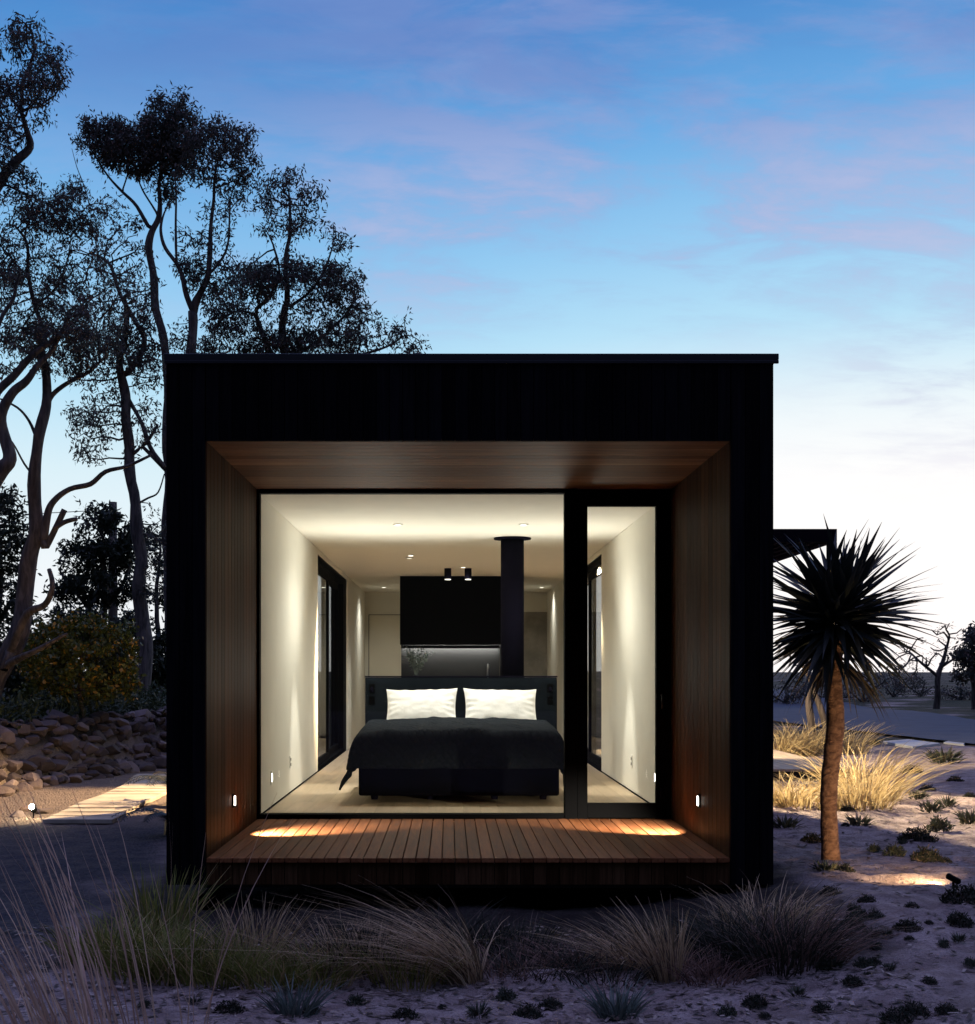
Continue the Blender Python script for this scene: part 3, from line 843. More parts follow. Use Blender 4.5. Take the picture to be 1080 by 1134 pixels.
a = MB(); a.box(X1+.005, X1+.09, PY0+.082, PY1-.002, PZ-.17, PZ-.002); a.build('beam', M['steel'], pg, bevel=.004)
for y in (PY0, PY1):
    a = MB(); a.box(4.90, 5.02, y-.002, y+.078, .3, PZ-.172); a.build('post', M['steel'], pg, bevel=.004)
a = MB()
for i in range(24):
    y = PY0+.13+i*.16; a.box(X1+.092, 4.898, y, y+.09, PZ-.09, PZ-.03)
a.build('slats', M['steel'], pg)
a = MB()
for i in range(18):
    x = X1+.16+i*.155; a.box(x, x+.05, PY0+.084, PY1-.004, PZ-.165, PZ-.095)
a.build('battens', M['steel'], pg)

# ------------------------------------------------------------------ trees
def resample(pts, step):
    out = [pts[0]]
    for (p, r), (q, r2) in zip(pts, pts[1:]):
        n = max(1, int((q-p).length/step))
        for k in range(1, n+1): out.append((p.lerp(q, k/n), r+(r2-r)*k/n))
    return out
def smooth_poly(pts):
    """Catmull-Rom through the joints so limbs bend rather than kink"""
    out = []
    for i in range(len(pts)-1):
        p0 = pts[max(0, i-1)]; p1 = pts[i]; p2 = pts[i+1]; p3 = pts[min(len(pts)-1, i+2)]
        for k in range(4):
            t = k/4
            v = .5*((2*p1[0])+(p2[0]-p0[0])*t+(2*p0[0]-5*p1[0]+4*p2[0]-p3[0])*t*t+(3*p1[0]-p0[0]-3*p2[0]+p3[0])*t**3)
            out.append((v, p1[1]+(p2[1]-p1[1])*t))
    out.append(pts[-1]); return out
def grow(limbs, attr, step, kill, jit=.25, iters=90):
    pos, par, rad = [], [], []
    for li, lb in enumerate(limbs):
        lb = resample(smooth_poly(lb), step)
        lb = [(p+Vector([noise.noise(p*1.1+Vector((li*7, k_*31, 0))) for k_ in range(3)])*min(.16, .05+r*.6)*(0 if k == 0 else 1), r) for k, (p, r) in enumerate(lb)]
        if li == 0: last = -1
        else:
            dd = [(p-lb[0][0]).length for p in pos]; last = int(np.argmin(dd))
        for k, (p, r) in enumerate(lb):
            if li and k == 0 and (pos[last]-p).length < step*.5: continue
            pos.append(p.copy()); par.append(last); rad.append(r); last = len(pos)-1
    ntr = len(pos)
    A = np.array(attr) if len(attr) else np.zeros((0, 3))
    Pn = np.array([tuple(p) for p in pos])
    for it in range(iters):
        if not len(A): break
        d2 = ((A[:, None, :]-Pn[None, :, :])**2).sum(-1)
        nn = d2.argmin(1); dm = np.sqrt(d2[np.arange(len(A)), nn])
        keep = dm > kill
        A, nn, dm = A[keep], nn[keep], dm[keep]
        if not len(A): break
        newp = []; newpar = []
        for node in np.unique(nn):
            sel = nn == node
            v = (A[sel]-Pn[node]); v = v/np.linalg.norm(v, axis=1)[:, None]
            v = v.mean(0); v = v+RNG.normal(0, jit, 3); v = v/(np.linalg.norm(v)+1e-9)
            newp.append(Pn[node]+v*step); newpar.append(node)
        Pn = np.vstack([Pn, np.array(newp)]); par += [int(q) for q in newpar]; rad += [None]*len(newp)
    return Pn, par, rad, ntr
def skin(mb, Pn, par, rad, ntr, r0, power=.42, nside=5):
    N = len(Pn); kids = [[] for _ in range(N)]
    for i, p in enumerate(par):
        if p >= 0: kids[p].append(i)
    cnt = np.ones(N)
    for i in range(N-1, -1, -1):
        if par[i] >= 0: cnt[par[i]] += cnt[i]*(1 if i >= ntr else 1)
    rr = np.zeros(N)
    for i in range(N):
        if rad[i] is not None: rr[i] = rad[i]
        else: rr[i] = min(r0*cnt[i]**power, rr[par[i]]*.92)
    for i in range(N): rr[i] *= 1+.16*noise.noise(Vector(Pn[i])*2.7)
    def chain(start, first):
        pts = [first] if first is not None else []
        rs = [min(rr[start]*1.15, rr[par[start]])] if first is not None else []
        i = start
        while True:
            pts.append(Vector(Pn[i])); rs.append(rr[i])
            if not kids[i]: break
            ks = sorted(kids[i], key=lambda k: (k < ntr, rr[k]), reverse=True)
            for k in ks[1:]: todo.append((k, Vector(Pn[i])))
            i = ks[0]
        if len(pts) > 1:
            mb.tube(pts, rs, 9 if max(rs) > .07 else (6 if max(rs) > .03 else nside-1), caps=max(rs) > .02)
    todo = [(0, None)]
    while todo:
        s_, f_ = todo.pop(); chain(s_, f_)
def ell(cx, cy, rx, ry, n, D, dd=0, deep=None):
    """points scattered through one ellipsoid of crown"""
    out = []
    s = D/F; deep = (deep or max(rx, ry)*s*1.0)
    while len(out) < n:
        v = RNG.uniform(-1, 1, 3)
        if (v**2).sum() > 1: continue
        p = P(cx+v[0]*rx*1.24, cy+v[1]*ry*1.22, D+dd+v[2]*deep)
        k = noise.noise(Vector(p)*(26/D)*.85)+.5*noise.noise(Vector(p)*(26/D)*2.1)
        if k < RNG.uniform(-.38, .16): continue
        out.append(tuple(p))
    return out
def tree(label, D, limbs, crowns, L=.15, W=.034, per=12, sig=.20, group='gum trees beside the cabin', name='gum_tree', leafmat='gumleaf', barkmat='gumbark',
         step=.26, kill=.34, r0=.010, cat='tree', rscale=1.0, droop=.6, trunkname='trunk', lace=(1, 1, 1)):
    lbs = []
    for lb in limbs:
        q = []
        for i, e in enumerate(lb):
            px, py, r = e[:3]; dd = e[3] if len(e) > 3 else 0
            q.append((P(px, py, D+dd), r*rscale))
        lbs.append(q)
    b0 = lbs[0][0][0].copy(); zg = gz(b0.x, b0.y)-.05
    if b0.z > zg+.05: lbs[0].insert(0, (Vector((b0.x, b0.y, zg)), lbs[0][0][1]*1.15))
    root = thing(name, label, cat, tuple(lbs[0][0][0]), group)
    A = []; dens = []
    for c in crowns:
        c = (c[0], c[1], c[2], c[3]*lace[1], int(c[4]*lace[2]))+((c[5]*lace[0],) if len(c) > 5 else (lace[0],))+tuple(c[6:])
        pts = ell(*c[:5], D, c[6] if len(c) > 6 else 0); A += pts; dens += [c[5] if len(c) > 5 else 1.0]*len(pts)
    Pn, par, rad, ntr = grow(lbs, A, step, kill)
    mb = MB(); skin(mb, Pn, par, rad, ntr, r0)
    mb.build(trunkname, M[barkmat], root, smooth=True)
    if A and per:
        cnt = np.ones(len(Pn), int)
        for q in range(len(Pn)-1, -1, -1):
            if par[q] >= 0: cnt[par[q]] += cnt[q]
        tips = [q for q in range(ntr, len(Pn)) if cnt[q] <= 5]
        An = np.array(A); dn_ = np.array(dens); cs = []
        budget = sum(dens)*per/6.0*(1.25 if leafmat == 'gumleaf' else 1.5); k0 = budget/max(1, len(tips))
        for q in tips:
            dq = dn_[((An-Pn[q])**2).sum(1).argmin()]/max(1e-6, dn_.mean())
            k = k0*dq*RNG.uniform(.35, 1.65); k = int(k)+(1 if RNG.uniform() < k-int(k) else 0)
            for _ in range(k):
                g = RNG.normal(0, 1, 3)*np.array((sig, sig, sig*.9))*.42; cs.append(tuple(Pn[q]+g-np.array((0, 0, sig*.25))))
        if cs: leaves('crown', cs, 6, (L*.36, L*.36, L*.42), L*.80, W*.80, M[leafmat], root, droop=droop)
    return root

# the off-frame gum whose limb reaches in at the top left
tree('gum tree at the picture edge whose airy top crown stands highest', 19,
     [[(-70, 830, .22), (-62, 600, .19), (-48, 400, .15), (-22, 250, .11), (0, 203, .085), (16, 180, .075), (31, 163, .06), (28, 145, .045), (21, 120, .035)],
      [(-30, 280, .06), (-34, 200, .05), (-20, 130, .03)]],
     [(20, 78, 44, 44, 120, 1), (52, 116, 16, 12, 18, .8), (-25, 120, 45, 60, 90, 1), (8, 190, 22, 14, 14, .6), (18, 222, 28, 12, 18, .7), (38, 200, 14, 12, 8, .7), (2, 165, 16, 24, 30, 1.1), (-35, 330, 40, 50, 40, .8)],
     L=.105, W=.028, sig=.135, per=22, step=.14, kill=.15, lace=(.9, 1.1, 1.6), rscale=.85, r0=.006)
# leaning trunk with sawn stubs
tree('leaning gum trunk with sawn stubs and a long bare side limb', 20,
     [[(-32, 838, .27), (0, 752, .24), (20, 695, .21), (37, 633, .185), (46, 600, .165), (43, 567, .15), (40, 527, .135), (42, 487, .12), (51, 450, .105), (49, 420, .09), (44, 390, .075), (47, 364, .06), (40, 335, .05), (33, 306, .04), (29, 270, .03), (15, 249, .02)],
      [(47, 598, .10), (52, 571, .085), (60, 557, .07), (77, 544, .062), (100, 537, .055), (117, 522, .047), (141, 516, .04), (167, 504, .028)],
      [(49, 606, .08), (60, 584, .075), (69, 564, .068)],
      [(58, 588, .06), (71, 579, .052), (85, 575, .045)],
      [(51, 450, .06), (58, 436, .052), (74, 424, .045), (98, 413, .038), (111, 402, .03)],
      [(39, 490, .04), (30, 468, .03), (18, 452, .027), (0, 441, .02)],
      [(40, 530, .035), (26, 512, .028), (12, 488, .022), (0, 478, .015)],
      [(12, 722, .10, -.3), (30, 684, .085, -.5), (48, 672, .07, -.6), (56, 652, .06, -.7), (53, 632, .045, -.6)],
      [(4, 742, .09, -.3), (26, 728, .075, -.6), (48, 716, .05, -.9), (72, 704, .03, -1.2)],
      [(33, 306, .03), (22, 296, .025), (12, 284, .02), (0, 272, .015)],
      [(40, 335, .03), (60, 318, .022), (72, 292, .018), (78, 262, .014)],
      [(78, 262, .014), (97, 232, .013), (92, 206, .011), (84, 185, .009), (79, 165, .005)]],
     [(72, 232, 40, 14, 85, 1.6), (60, 225, 28, 10, 40, 1.3), (100, 250, 25, 12, 25, 1), (40, 292, 42, 45, 60, .7), (72, 335, 30, 28, 70, 1.2), (70, 350, 22, 18, 50, 1.4), (28, 372, 28, 13, 45, 1.2), (15, 330, 25, 40, 35, .7), (108, 300, 26, 36, 35, .6), (95, 375, 30, 20, 50, 1.1), (85, 275, 25, 20, 25, .7), (125, 330, 22, 30, 30, .7), (20, 250, 24, 22, 20, .6), (120, 230, 20, 14, 18, .8), (60, 390, 34, 14, 40, 1)],
     L=.10, W=.026, sig=0.163, per=16, step=.15, kill=.17, rscale=.66, r0=0.0057, lace=(.58, 1.2, 2.0))
tree('reddish curving gum limbs at the picture edge below the tallest crown', 18,
     [[(-30, 850, .2), (-20, 640, .17), (-9, 560, .15), (3, 528, .13), (11, 513, .12), (5, 490, .105), (1, 462, .095), (13, 435, .08), (29, 421, .07), (42, 404, .055), (60, 384, .04), (76, 352, .028)],
      [(-9, 560, .11), (-16, 500, .09), (-9, 460, .085), (0, 436, .08), (18, 415, .07), (34, 395, .06), (53, 381, .048), (68, 370, .035)],
      [(-16, 500, .07), (-14, 410, .05), (0, 353, .04), (13, 329, .033), (16, 312, .027), (20, 300, .02)]],
     [(64, 362, 24, 14, 34, 1.2), (85, 350, 16, 22, 28, 1.1), (22, 306, 16, 18, 14, .7), (-15, 400, 25, 40, 30, .8), (10, 375, 18, 10, 18, 1.1), (100, 360, 18, 16, 25, 1.2)],
     L=.095, W=.025, sig=.115, per=15, step=.15, kill=.17, r0=.0055, rscale=.75, lace=(.7, 1.1, 1.5))
tree('straight grey gum trunk rising behind the round citrus bush', 31,
     [[(157, 782, .185), (160, 690, .165), (157, 640, .15), (150, 560, .13), (146, 510, .12), (140, 460, .11), (136, 430, .10), (135, 400, .085), (138, 372, .07), (137, 330, .05)],
      [(137, 418, .07), (160, 382, .06), (149, 355, .055), (131, 324, .045), (120, 292, .035), (100, 280, .02)],
      [(146, 505, .05), (165, 490, .04), (175, 470, .03)],
      [(184, 520, .06), (167, 494, .055), (152, 462, .05), (142, 443, .05)],
      [(150, 560, .03), (165, 552, .025), (176, 545, .02), (182, 525, .012)]],
     [(128, 388, 38, 22, 110, 1.5), (150, 400, 26, 20, 50, 1.2), (130, 318, 38, 34, 60, .7), (108, 462, 30, 18, 55, 1.1), (98, 488, 22, 14, 28, 1.0), (160, 452, 24, 30, 40, .7), (128, 262, 26, 18, 25, .6), (158, 300, 18, 34, 30, .6), (162, 350, 16, 20, 30, .8), (172, 400, 14, 20, 24, .9), (170, 600, 12, 30, 16, .5), (168, 640, 14, 14, 20, 1), (100, 405, 20, 15, 25, 1.2)],
     L=.155, W=.044, sig=0.247, per=16, step=0.216, kill=0.245, r0=0.0081, lace=(.47, 1.2, 1.7))
tree('gum tree with the darkest flat dense canopy above the roof corner', 34,
     [[(187, 790, .17), (186, 500, .15), (186, 392, .13), (175, 343, .125), (168, 290, .115), (168, 259, .10), (174, 240, .08), (177, 220, .065), (177, 198, .05), (182, 170, .035)],
      [(168, 254, .06), (151, 228, .05), (136, 213, .042), (122, 196, .035), (110, 180, .025), (98, 164, .015)],
      [(136, 213, .03), (142, 190, .025), (140, 170, .018)],
      [(174, 240, .035), (160, 215, .03), (152, 195, .02)]],
     [(98, 150, 18, 15, 55, 1.6), (92, 146, 10, 12, 20, 1.2), (128, 152, 24, 20, 110, 1.8), (157, 163, 28, 20, 150, 2.0), (190, 128, 26, 18, 90, 1.3), (192, 158, 26, 20, 120, 1.9), (168, 186, 22, 12, 50, 1.2), (150, 246, 10, 7, 10, .8), (205, 125, 12, 14, 20, .8), (180, 205, 20, 12, 25, .7)],
     L=.16, W=.048, sig=0.247, per=16, step=0.224, kill=0.258, r0=0.0081, rscale=.8, lace=(.47, 1.2, 1.7))
tree('forked gum tree with an airy rounded crown, second from the roof corner', 33,
     [[(215, 790, .18), (214, 392, .15), (215, 345, .13), (224, 322, .105), (232, 303, .085), (234, 270, .07), (235, 240, .055), (238, 200, .04), (242, 172, .028)],
      [(215, 345, .09), (205, 320, .075), (196, 296, .065), (183, 275, .055), (178, 256, .045), (180, 240, .03), (186, 225, .02)],
      [(196, 296, .045), (196, 273, .04), (197, 242, .035), (195, 213, .028), (192, 193, .018)],
      [(232, 303, .045), (248, 280, .035), (253, 250, .028), (256, 220, .02)]],
     [(243, 162, 36, 24, 120, 1.4), (222, 182, 16, 14, 35, 1.3), (256, 188, 26, 22, 75, 1.2), (218, 292, 22, 18, 60, 1.3), (250, 305, 26, 22, 45, .8), (246, 238, 24, 24, 35, .6), (200, 372, 18, 14, 20, .6), (266, 212, 14, 18, 20, .7), (208, 262, 14, 16, 16, .5)],
     L=.16, W=.047, sig=0.247, per=15, step=0.224, kill=0.258, r0=0.0081, rscale=.8, lace=(.47, 1.2, 1.7))
tree('broad many stemmed gum tree spreading low behind the roof', 36,
     [[(316, 780, .2), (315, 388, .13), (318, 335, .10), (316, 285, .075), (322, 255, .055), (322, 220, .035)],
      [(316, 420, .10), (283, 350, .075), (297, 330, .055), (310, 300, .04), (303, 270, .03)],
      [(318, 340, .06), (345, 318, .045), (361, 294, .035), (369, 273, .022)],
      [(316, 400, .07), (360, 370, .05), (385, 345, .04), (395, 320, .025)],
      [(316, 420, .08), (380, 400, .05), (430, 384, .035), (450, 372, .02), (468, 380, .01)],
      [(283, 350, .05), (262, 345, .035), (240, 360, .025)]],
     [(322, 215, 30, 24, 85, 1.1), (300, 240, 14, 12, 22, .9), (367, 263, 18, 9, 26, 1.1), (345, 250, 16, 12, 22, .8), (322, 304, 52, 13, 120, 1.5), (365, 312, 30, 15, 75, 1.5), (282, 308, 24, 14, 45, 1.1), (270, 362, 32, 22, 110, 1.6), (300, 375, 30, 16, 80, 1.5), (345, 376, 48, 13, 120, 1.5), (385, 352, 26, 28, 75, 1.3), (402, 330, 9, 8, 12, 1), (437, 368, 18, 14, 32, 1), (466, 382, 13, 7, 18, 1), (414, 356, 12, 10, 18, .9), (325, 340, 40, 20, 40, .7), (240, 345, 20, 25, 40, .8), (245, 380, 25, 12, 50, 1.4)],
     L=.17, W=.05, sig=0.260, per=15, step=0.240, kill=0.272, r0=0.0090, rscale=.8, lace=(.47, 1.2, 1.7))
# bushy evergreens lower behind the bank
bgk = dict(group='bushy trees beyond the stone bank', name='bushy_tree', leafmat='bgleaf', droop=.2)
tree('bushy evergreen at the picture edge behind the leaning trunk', 29,
     [[(-14, 800, .16), (-8, 720, .13), (-2, 660, .10), (0, 600, .06)], [(-6, 700, .07), (14, 660, .04)]],
     [(-5, 590, 34, 42, 130, 1.3), (12, 650, 24, 34, 90, 1.3), (-25, 650, 30, 50, 90, 1.3), (20, 570, 14, 30, 22, .7), (24, 700, 30, 30, 70, 1.2)], L=.17, W=.06, sig=.2, per=12, **bgk)
tree('bushy dark tree around the timber power pole', 41,
     [[(112, 800, .17), (112, 720, .14), (114, 660, .11), (116, 600, .07)], [(113, 680, .08), (140, 640, .05), (150, 610, .03)], [(113, 690, .08), (80, 650, .05), (66, 630, .03)]],
     [(112, 590, 24, 22, 70, 1.2), (112, 612, 36, 16, 90, 1.5), (142, 604, 24, 22, 60, 1.3), (96, 645, 38, 18, 70, 1.1), (140, 650, 24, 18, 40, 1), (70, 625, 14, 16, 18, .8), (100, 560, 10, 14, 10, .7)], L=.24, W=.085, sig=.26, per=12, step=.34, kill=.45, **bgk)
tree('thin sparse tree next to the cabin wall beyond the bank', 39,
     [[(178, 800, .10), (176, 720, .08), (173, 660, .06), (178, 610, .035)]],
     [(176, 610, 14, 30, 26, .8), (172, 668, 16, 12, 30, 1.3), (186, 640, 14, 20, 30, 1.1), (160, 690, 12, 12, 20, 1)], L=.22, W=.07, sig=.24, per=11, step=.32, kill=.42, **bgk)
def bush(label, D, base, crowns, group, L, W, per, sig, lm, name='shrub', cat='shrub', rs=1.0, step=.2, kill=.3, droop=.1):
    return tree(label, D, [[(base[0], base[1], .05), (base[0]+2, (base[1]*2+crowns[0][1])/3, .04), (crowns[0][0], crowns[0][1], .025)]], crowns, L=L, W=W, per=per, sig=sig, group=group,
                name=name, leafmat=lm, cat=cat, rscale=rs, step=step, kill=kill, droop=droop, trunkname='stem', r0=.006)
sg = 'dark shrubs on the bank behind the bush'
bush('dark shrub filling the space between citrus bush and cabin wall', 33, (170, 800), [(168, 735, 26, 38, 120, 1.2), (150, 700, 20, 25, 60, 1)], sg, .18, .09, 13, .2, 'bgleaf', step=.3, kill=.4)
bush('dark shrub behind the top of the citrus bush', 35, (110, 800), [(105, 705, 40, 26, 130, 1.2), (130, 740, 30, 40, 90, 1.1), (75, 690, 25, 22, 70, 1)], sg, .19, .09, 13, .22, 'bgleaf', step=.3, kill=.4)
bush('dark shrub at the picture edge behind the leaning trunk foot', 30, (20, 805), [(20, 745, 40, 45, 170, 1.2), (-20, 740, 30, 50, 90, 1.2), (50, 720, 25, 30, 70, 1)], sg, .17, .085, 13, .2, 'bgleaf', step=.3, kill=.4)
# citrus-like bush on the bank
tree('round bush with glossy green and orange leaves above the stone bank', 21.5,
     [[(98, 806, .045), (92, 786, .04), (88, 765, .032), (90, 735, .025), (92, 715, .02)], [(90, 775, .025), (70, 750, .018), (50, 730, .012)], [(89, 765, .025), (115, 742, .018), (135, 725, .012)]],
     [(90, 722, 58, 34, 330, 1.0), (88, 708, 44, 30, 200, 1.0), (66, 745, 38, 28, 130, 1.0), (120, 745, 36, 26, 120, 1.0), (48, 752, 22, 20, 50, .9), (128, 722, 32, 24, 90, 1)],
     L=.095, W=.062, sig=.085, per=9, step=.13, kill=.16, r0=.004, group='shrubs on the bank', name='citrus_bush', leafmat='citrus', cat='bush', droop=.1, trunkname='stem')

# power pole with its wire
pp = thing('power_pole', 'thin timber power pole among the bushy trees', 'power pole', (0, 0, 0))
pb = G(125, 44); pp.location = pb; WORLD[pp.name] = pb.copy()
topz = P(126, 556, 44).z
a = MB(); a.tube([pb, (pb.x, pb.y, topz)], [.17, .13], 8); a.build('pole', M['gumbark'], pp, smooth=True)
a = MB(); a.box(pb.x-.28, pb.x+.28, pb.y-.2, pb.y-.08, topz-.45, topz-.33); a.build('crossarm', M['gumbark'], pp)
a = MB(); wp = [(pb.x-.25-i*2.2, pb.y-.14-i*.3, topz-.27-.5*math.sin(i/10*math.pi)) for i in range(11)]; a.tube(wp, .012, 4); a.build('wire', M['frame'], pp)

# far shrubs and trees along the horizon on the right
rg = 'low trees along the horizon beside the driveway'
tree('bare thorny tree standing alone on the horizon past the driveway', 52,
     [[(1038, 772, .12), (1040, 750, .10), (1046, 728, .07), (1052, 706, .04)], [(1040, 752, .07), (1022, 736, .05), (1008, 722, .03)], [(1042, 740, .05), (1058, 728, .04), (1068, 712, .02)]],
     [(1040, 720, 40, 22, 120, 1), (1010, 735, 26, 16, 50, 1), (1050, 702, 22, 14, 40, 1)], L=.16, W=.03, sig=.2, per=2, step=.28, kill=.34, r0=.018, group=rg, name='bare_tree', droop=0)
tree('round leafy tree at the picture edge past the driveway', 50,
     [[(1080, 776, .14), (1078, 750, .12), (1076, 725, .08)]],
     [(1078, 716, 18, 24, 90, 1.3), (1098, 720, 24, 30, 110, 1.3), (1066, 735, 12, 18, 40, 1.2)], L=.22, W=.09, sig=.24, per=12, step=.3, kill=.4, r0=.014, group=rg, name='bushy_tree', leafmat='gumleaf')
for i, (px, D, hh, ww, lab) in enumerate(((868, 58, 26, 34, 'low dark scrub on the horizon nearest the cabin wall'), (912, 66, 30, 38, 'low dark scrub on the horizon behind the dragon tree'),
                                          (955, 60, 34, 34, 'twiggy scrub on the horizon under the dragon tree crown'), (990, 70, 36, 30, 'twiggy scrub on the horizon between dragon tree and bare tree'),
                                          (1020, 75, 22, 30, 'small scrub on the horizon at the foot of the bare tree'), (1062, 62, 18, 24, 'small scrub on the horizon below the round leafy tree'))):
    gy = CY+(EYE-.15)*F/D
    tree(lab, D, [[(px, gy, .07), (px+2, gy-hh*.4, .05), (px+4, gy-hh*.7, .03)], [(px, gy-3, .05), (px-ww*.5, gy-hh*.5, .03)], [(px+1, gy-3, .05), (px+ww*.5, gy-hh*.55, .03)]],
         [(px, gy-hh*.55, ww, hh*.5, 90, 1), (px+3, gy-hh*.9, ww*.5, hh*.25, 24, 1)], L=.22, W=.06, sig=.24, per=5, step=.3, kill=.38, r0=.016, group=rg, name='scrub', cat='shrub', droop=0)

# second thin tree behind the dragon tree
tree('thin crooked forked trunk standing behind the dragon tree', 24,
     [[(900, 850, .05), (898, 815, .045), (895, 790, .042), (894, 775, .04), (898, 757, .034), (905, 735, .026), (914, 712, .02)], [(922, 850, .045), (915, 812, .042), (909, 788, .038), (902, 770, .034), (895, 750, .028), (886, 728, .018)]],
     [(888, 735, 20, 14, 12, 1), (920, 730, 20, 12, 10, 1)], L=.14, W=.03, sig=.12, per=2, step=.15, kill=.2, r0=.005, group='small trees', name='crooked_tree', barkmat='gumbark', droop=0, rscale=1.45)

# ------------------------------------------------------------------ dragon tree
DT = 9.95
bp_ = [(921, 963, .105), (920, 945, .080), (918, 900, .074), (919, 862, .074), (923, 828, .080), (926, 795, .076), (924, 765, .070), (924, 735, .066), (925, 705, .05)]
dtb = P(*bp_[0][:2], DT)
dtr = thing('dragon_tree', 'dragon tree with a bare trunk and dark round head of sword leaves', 'tree', (dtb.x, dtb.y, gz(dtb.x, dtb.y)))
pts = resample(smooth_poly([(P(x, y, DT), r) for x, y, r in bp_]), .06)
a = MB(); b0 = Vector((dtb.x, dtb.y, gz(dtb.x, dtb.y)-.08))
a.tube([b0]+[p for p, r in pts], [.10]+[.80*r*(1+.035*math.sin(i*2.1)+.02*math.sin(i*5.3)) for i, (p, r) in enumerate(pts)], 18); a.build('trunk', M['dragonbark'], dtr, smooth=True)
def sword(v, f, base, d0, L, W, droop, roll):
    """one stiff tapering sword leaf, folded along its midrib"""
    up = Vector((0, 0, 1)); side = d0.cross(up)
    side = side.normalized() if side.length > 1e-3 else Vector((1, 0, 0))
    nrm = side.cross(d0).normalized()
    side = (side*math.cos(roll)+nrm*math.sin(roll)).normalized(); nrm = side.cross(d0).normalized()
    p = base.copy(); dv = d0.copy(); b = len(v); n = 6
    prof = [.75, 1.0, .95, .78, .52, .26, .02]
    for i in range(n+1):
        w_ = W*.5*prof[i]
        v.extend([p-side*w_+nrm*w_*.35, p.copy(), p+side*w_+nrm*w_*.35])
        if i < n:
            for k in range(2): f.append((b+i*3+k, b+i*3+k+1, b+(i+1)*3+k+1, b+(i+1)*3+k))
        dv = (dv+Vector((0, 0, -droop/n))).normalized(); p = p+dv*(L/n)
v, f = [], []
hc = P(927, 688, DT)
for i in range(340):
    zc = random.uniform(-.62, .93); az = random.uniform(0, 2*math.pi)
    rr = math.sqrt(max(0, 1-zc*zc)); d0 = Vector((rr*math.cos(az), rr*math.sin(az), zc+.05)).normalized()
    base = hc+Vector((0, 0, -.10+.20*(zc+.8)/1.8))+d0*.05+Vector((random.gauss(0, .05), random.gauss(0, .05), random.gauss(0, .04)))
    L = random.uniform(.50, .78)*(1-.20*max(0, zc)**2)*(1 if zc > -.2 else .85)
    sword(v, f, base, d0, L, random.uniform(.048, .074), random.uniform(.05, .25) if zc > 0 else random.uniform(.1, .75), random.uniform(-.6, .6))
np_mesh('crown', [tuple(p) for p in v], f, M['dragon'], dtr)
v, f = [], []
for i in range(30):                                      # old leaves hang as a skirt
    az = random.uniform(0, 2*math.pi); d0 = Vector((math.cos(az)*.8, math.sin(az)*.8, -.35)).normalized()
    base = P(925, 722+random.uniform(-8, 14), DT)+d0*.05
    sword(v, f, base, d0, random.uniform(.4, .62), random.uniform(.022, .034), random.uniform(.7, 1.6), random.uniform(-.5, .5))
np_mesh('dry_leaf_skirt', [tuple(p) for p in v], f, M['drysword'], dtr)

# ------------------------------------------------------------------ grasses
def clump(name, label, cat, group, loc, n, r, hgt, mt, lean=(0, 0), spread=.5, droop=.5, width=.006, segs=5, hvar=.35, seeds=False):
    """tuft of arching blades, each a tapering ribbon"""
    loc = Vector(loc); K = segs+1
    az = RNG.uniform(0, 2*np.pi, n); br = r*np.sqrt(RNG.uniform(0, 1, n))
    base = np.stack([np.cos(az)*br, np.sin(az)*br, np.full(n, -.02)], 1)+np.array(loc)
    for i in range(n):
        base[i, 2] = gz(base[i, 0], base[i, 1])-.025
    out = np.stack([np.cos(az), np.sin(az)], 1)*(br/(r+1e-6))[:, None]*spread+RNG.normal(0, .22*spread+.05, (n, 2))+np.array(lean)
    wild = RNG.uniform(0, 1, n) < .14                       # stray broken blades
    out[wild] += RNG.normal(0, .55, (int(wild.sum()), 2))
    Lb = hgt*RNG.uniform(1-hvar, 1+hvar*.4, n)*np.where(wild, .72, 1); dr = droop*RNG.uniform(.5, 1.4, n)
    ts = np.linspace(0, 1, K)
    V = np.empty((n, K, 2, 3)); pd = RNG.uniform(0, np.pi, n)
    sx = np.stack([np.cos(pd), np.sin(pd), np.zeros(n)], 1)
    for k, t_ in enumerate(ts):
        p = base.copy()
        p[:, :2] += out*(Lb*(t_*.55+t_*t_*(.45+.5*dr)))[:, None]
        p[:, 2] += Lb*(t_-.42*dr*t_**2.4)
        w_ = width*(1-t_)**.6*.5+.0006
        if seeds: w_ = width*(.5+.0*t_)*(1.0 if t_ < .7 else 1.7*(1.05-t_)/.35)*.5+.0006
        V[:, k, 0] = p-sx*w_; V[:, k, 1] = p+sx*w_
    idx = np.arange(n*K*2).reshape(n, K, 2)
    q = np.stack([idx[:, :-1, 0], idx[:, :-1, 1], idx[:, 1:, 1], idx[:, 1:, 0]], -1).reshape(-1, 4)
    return props(np_mesh(name, V.reshape(-1, 3), q, M[mt], None, tuple(loc)), label, cat, group)

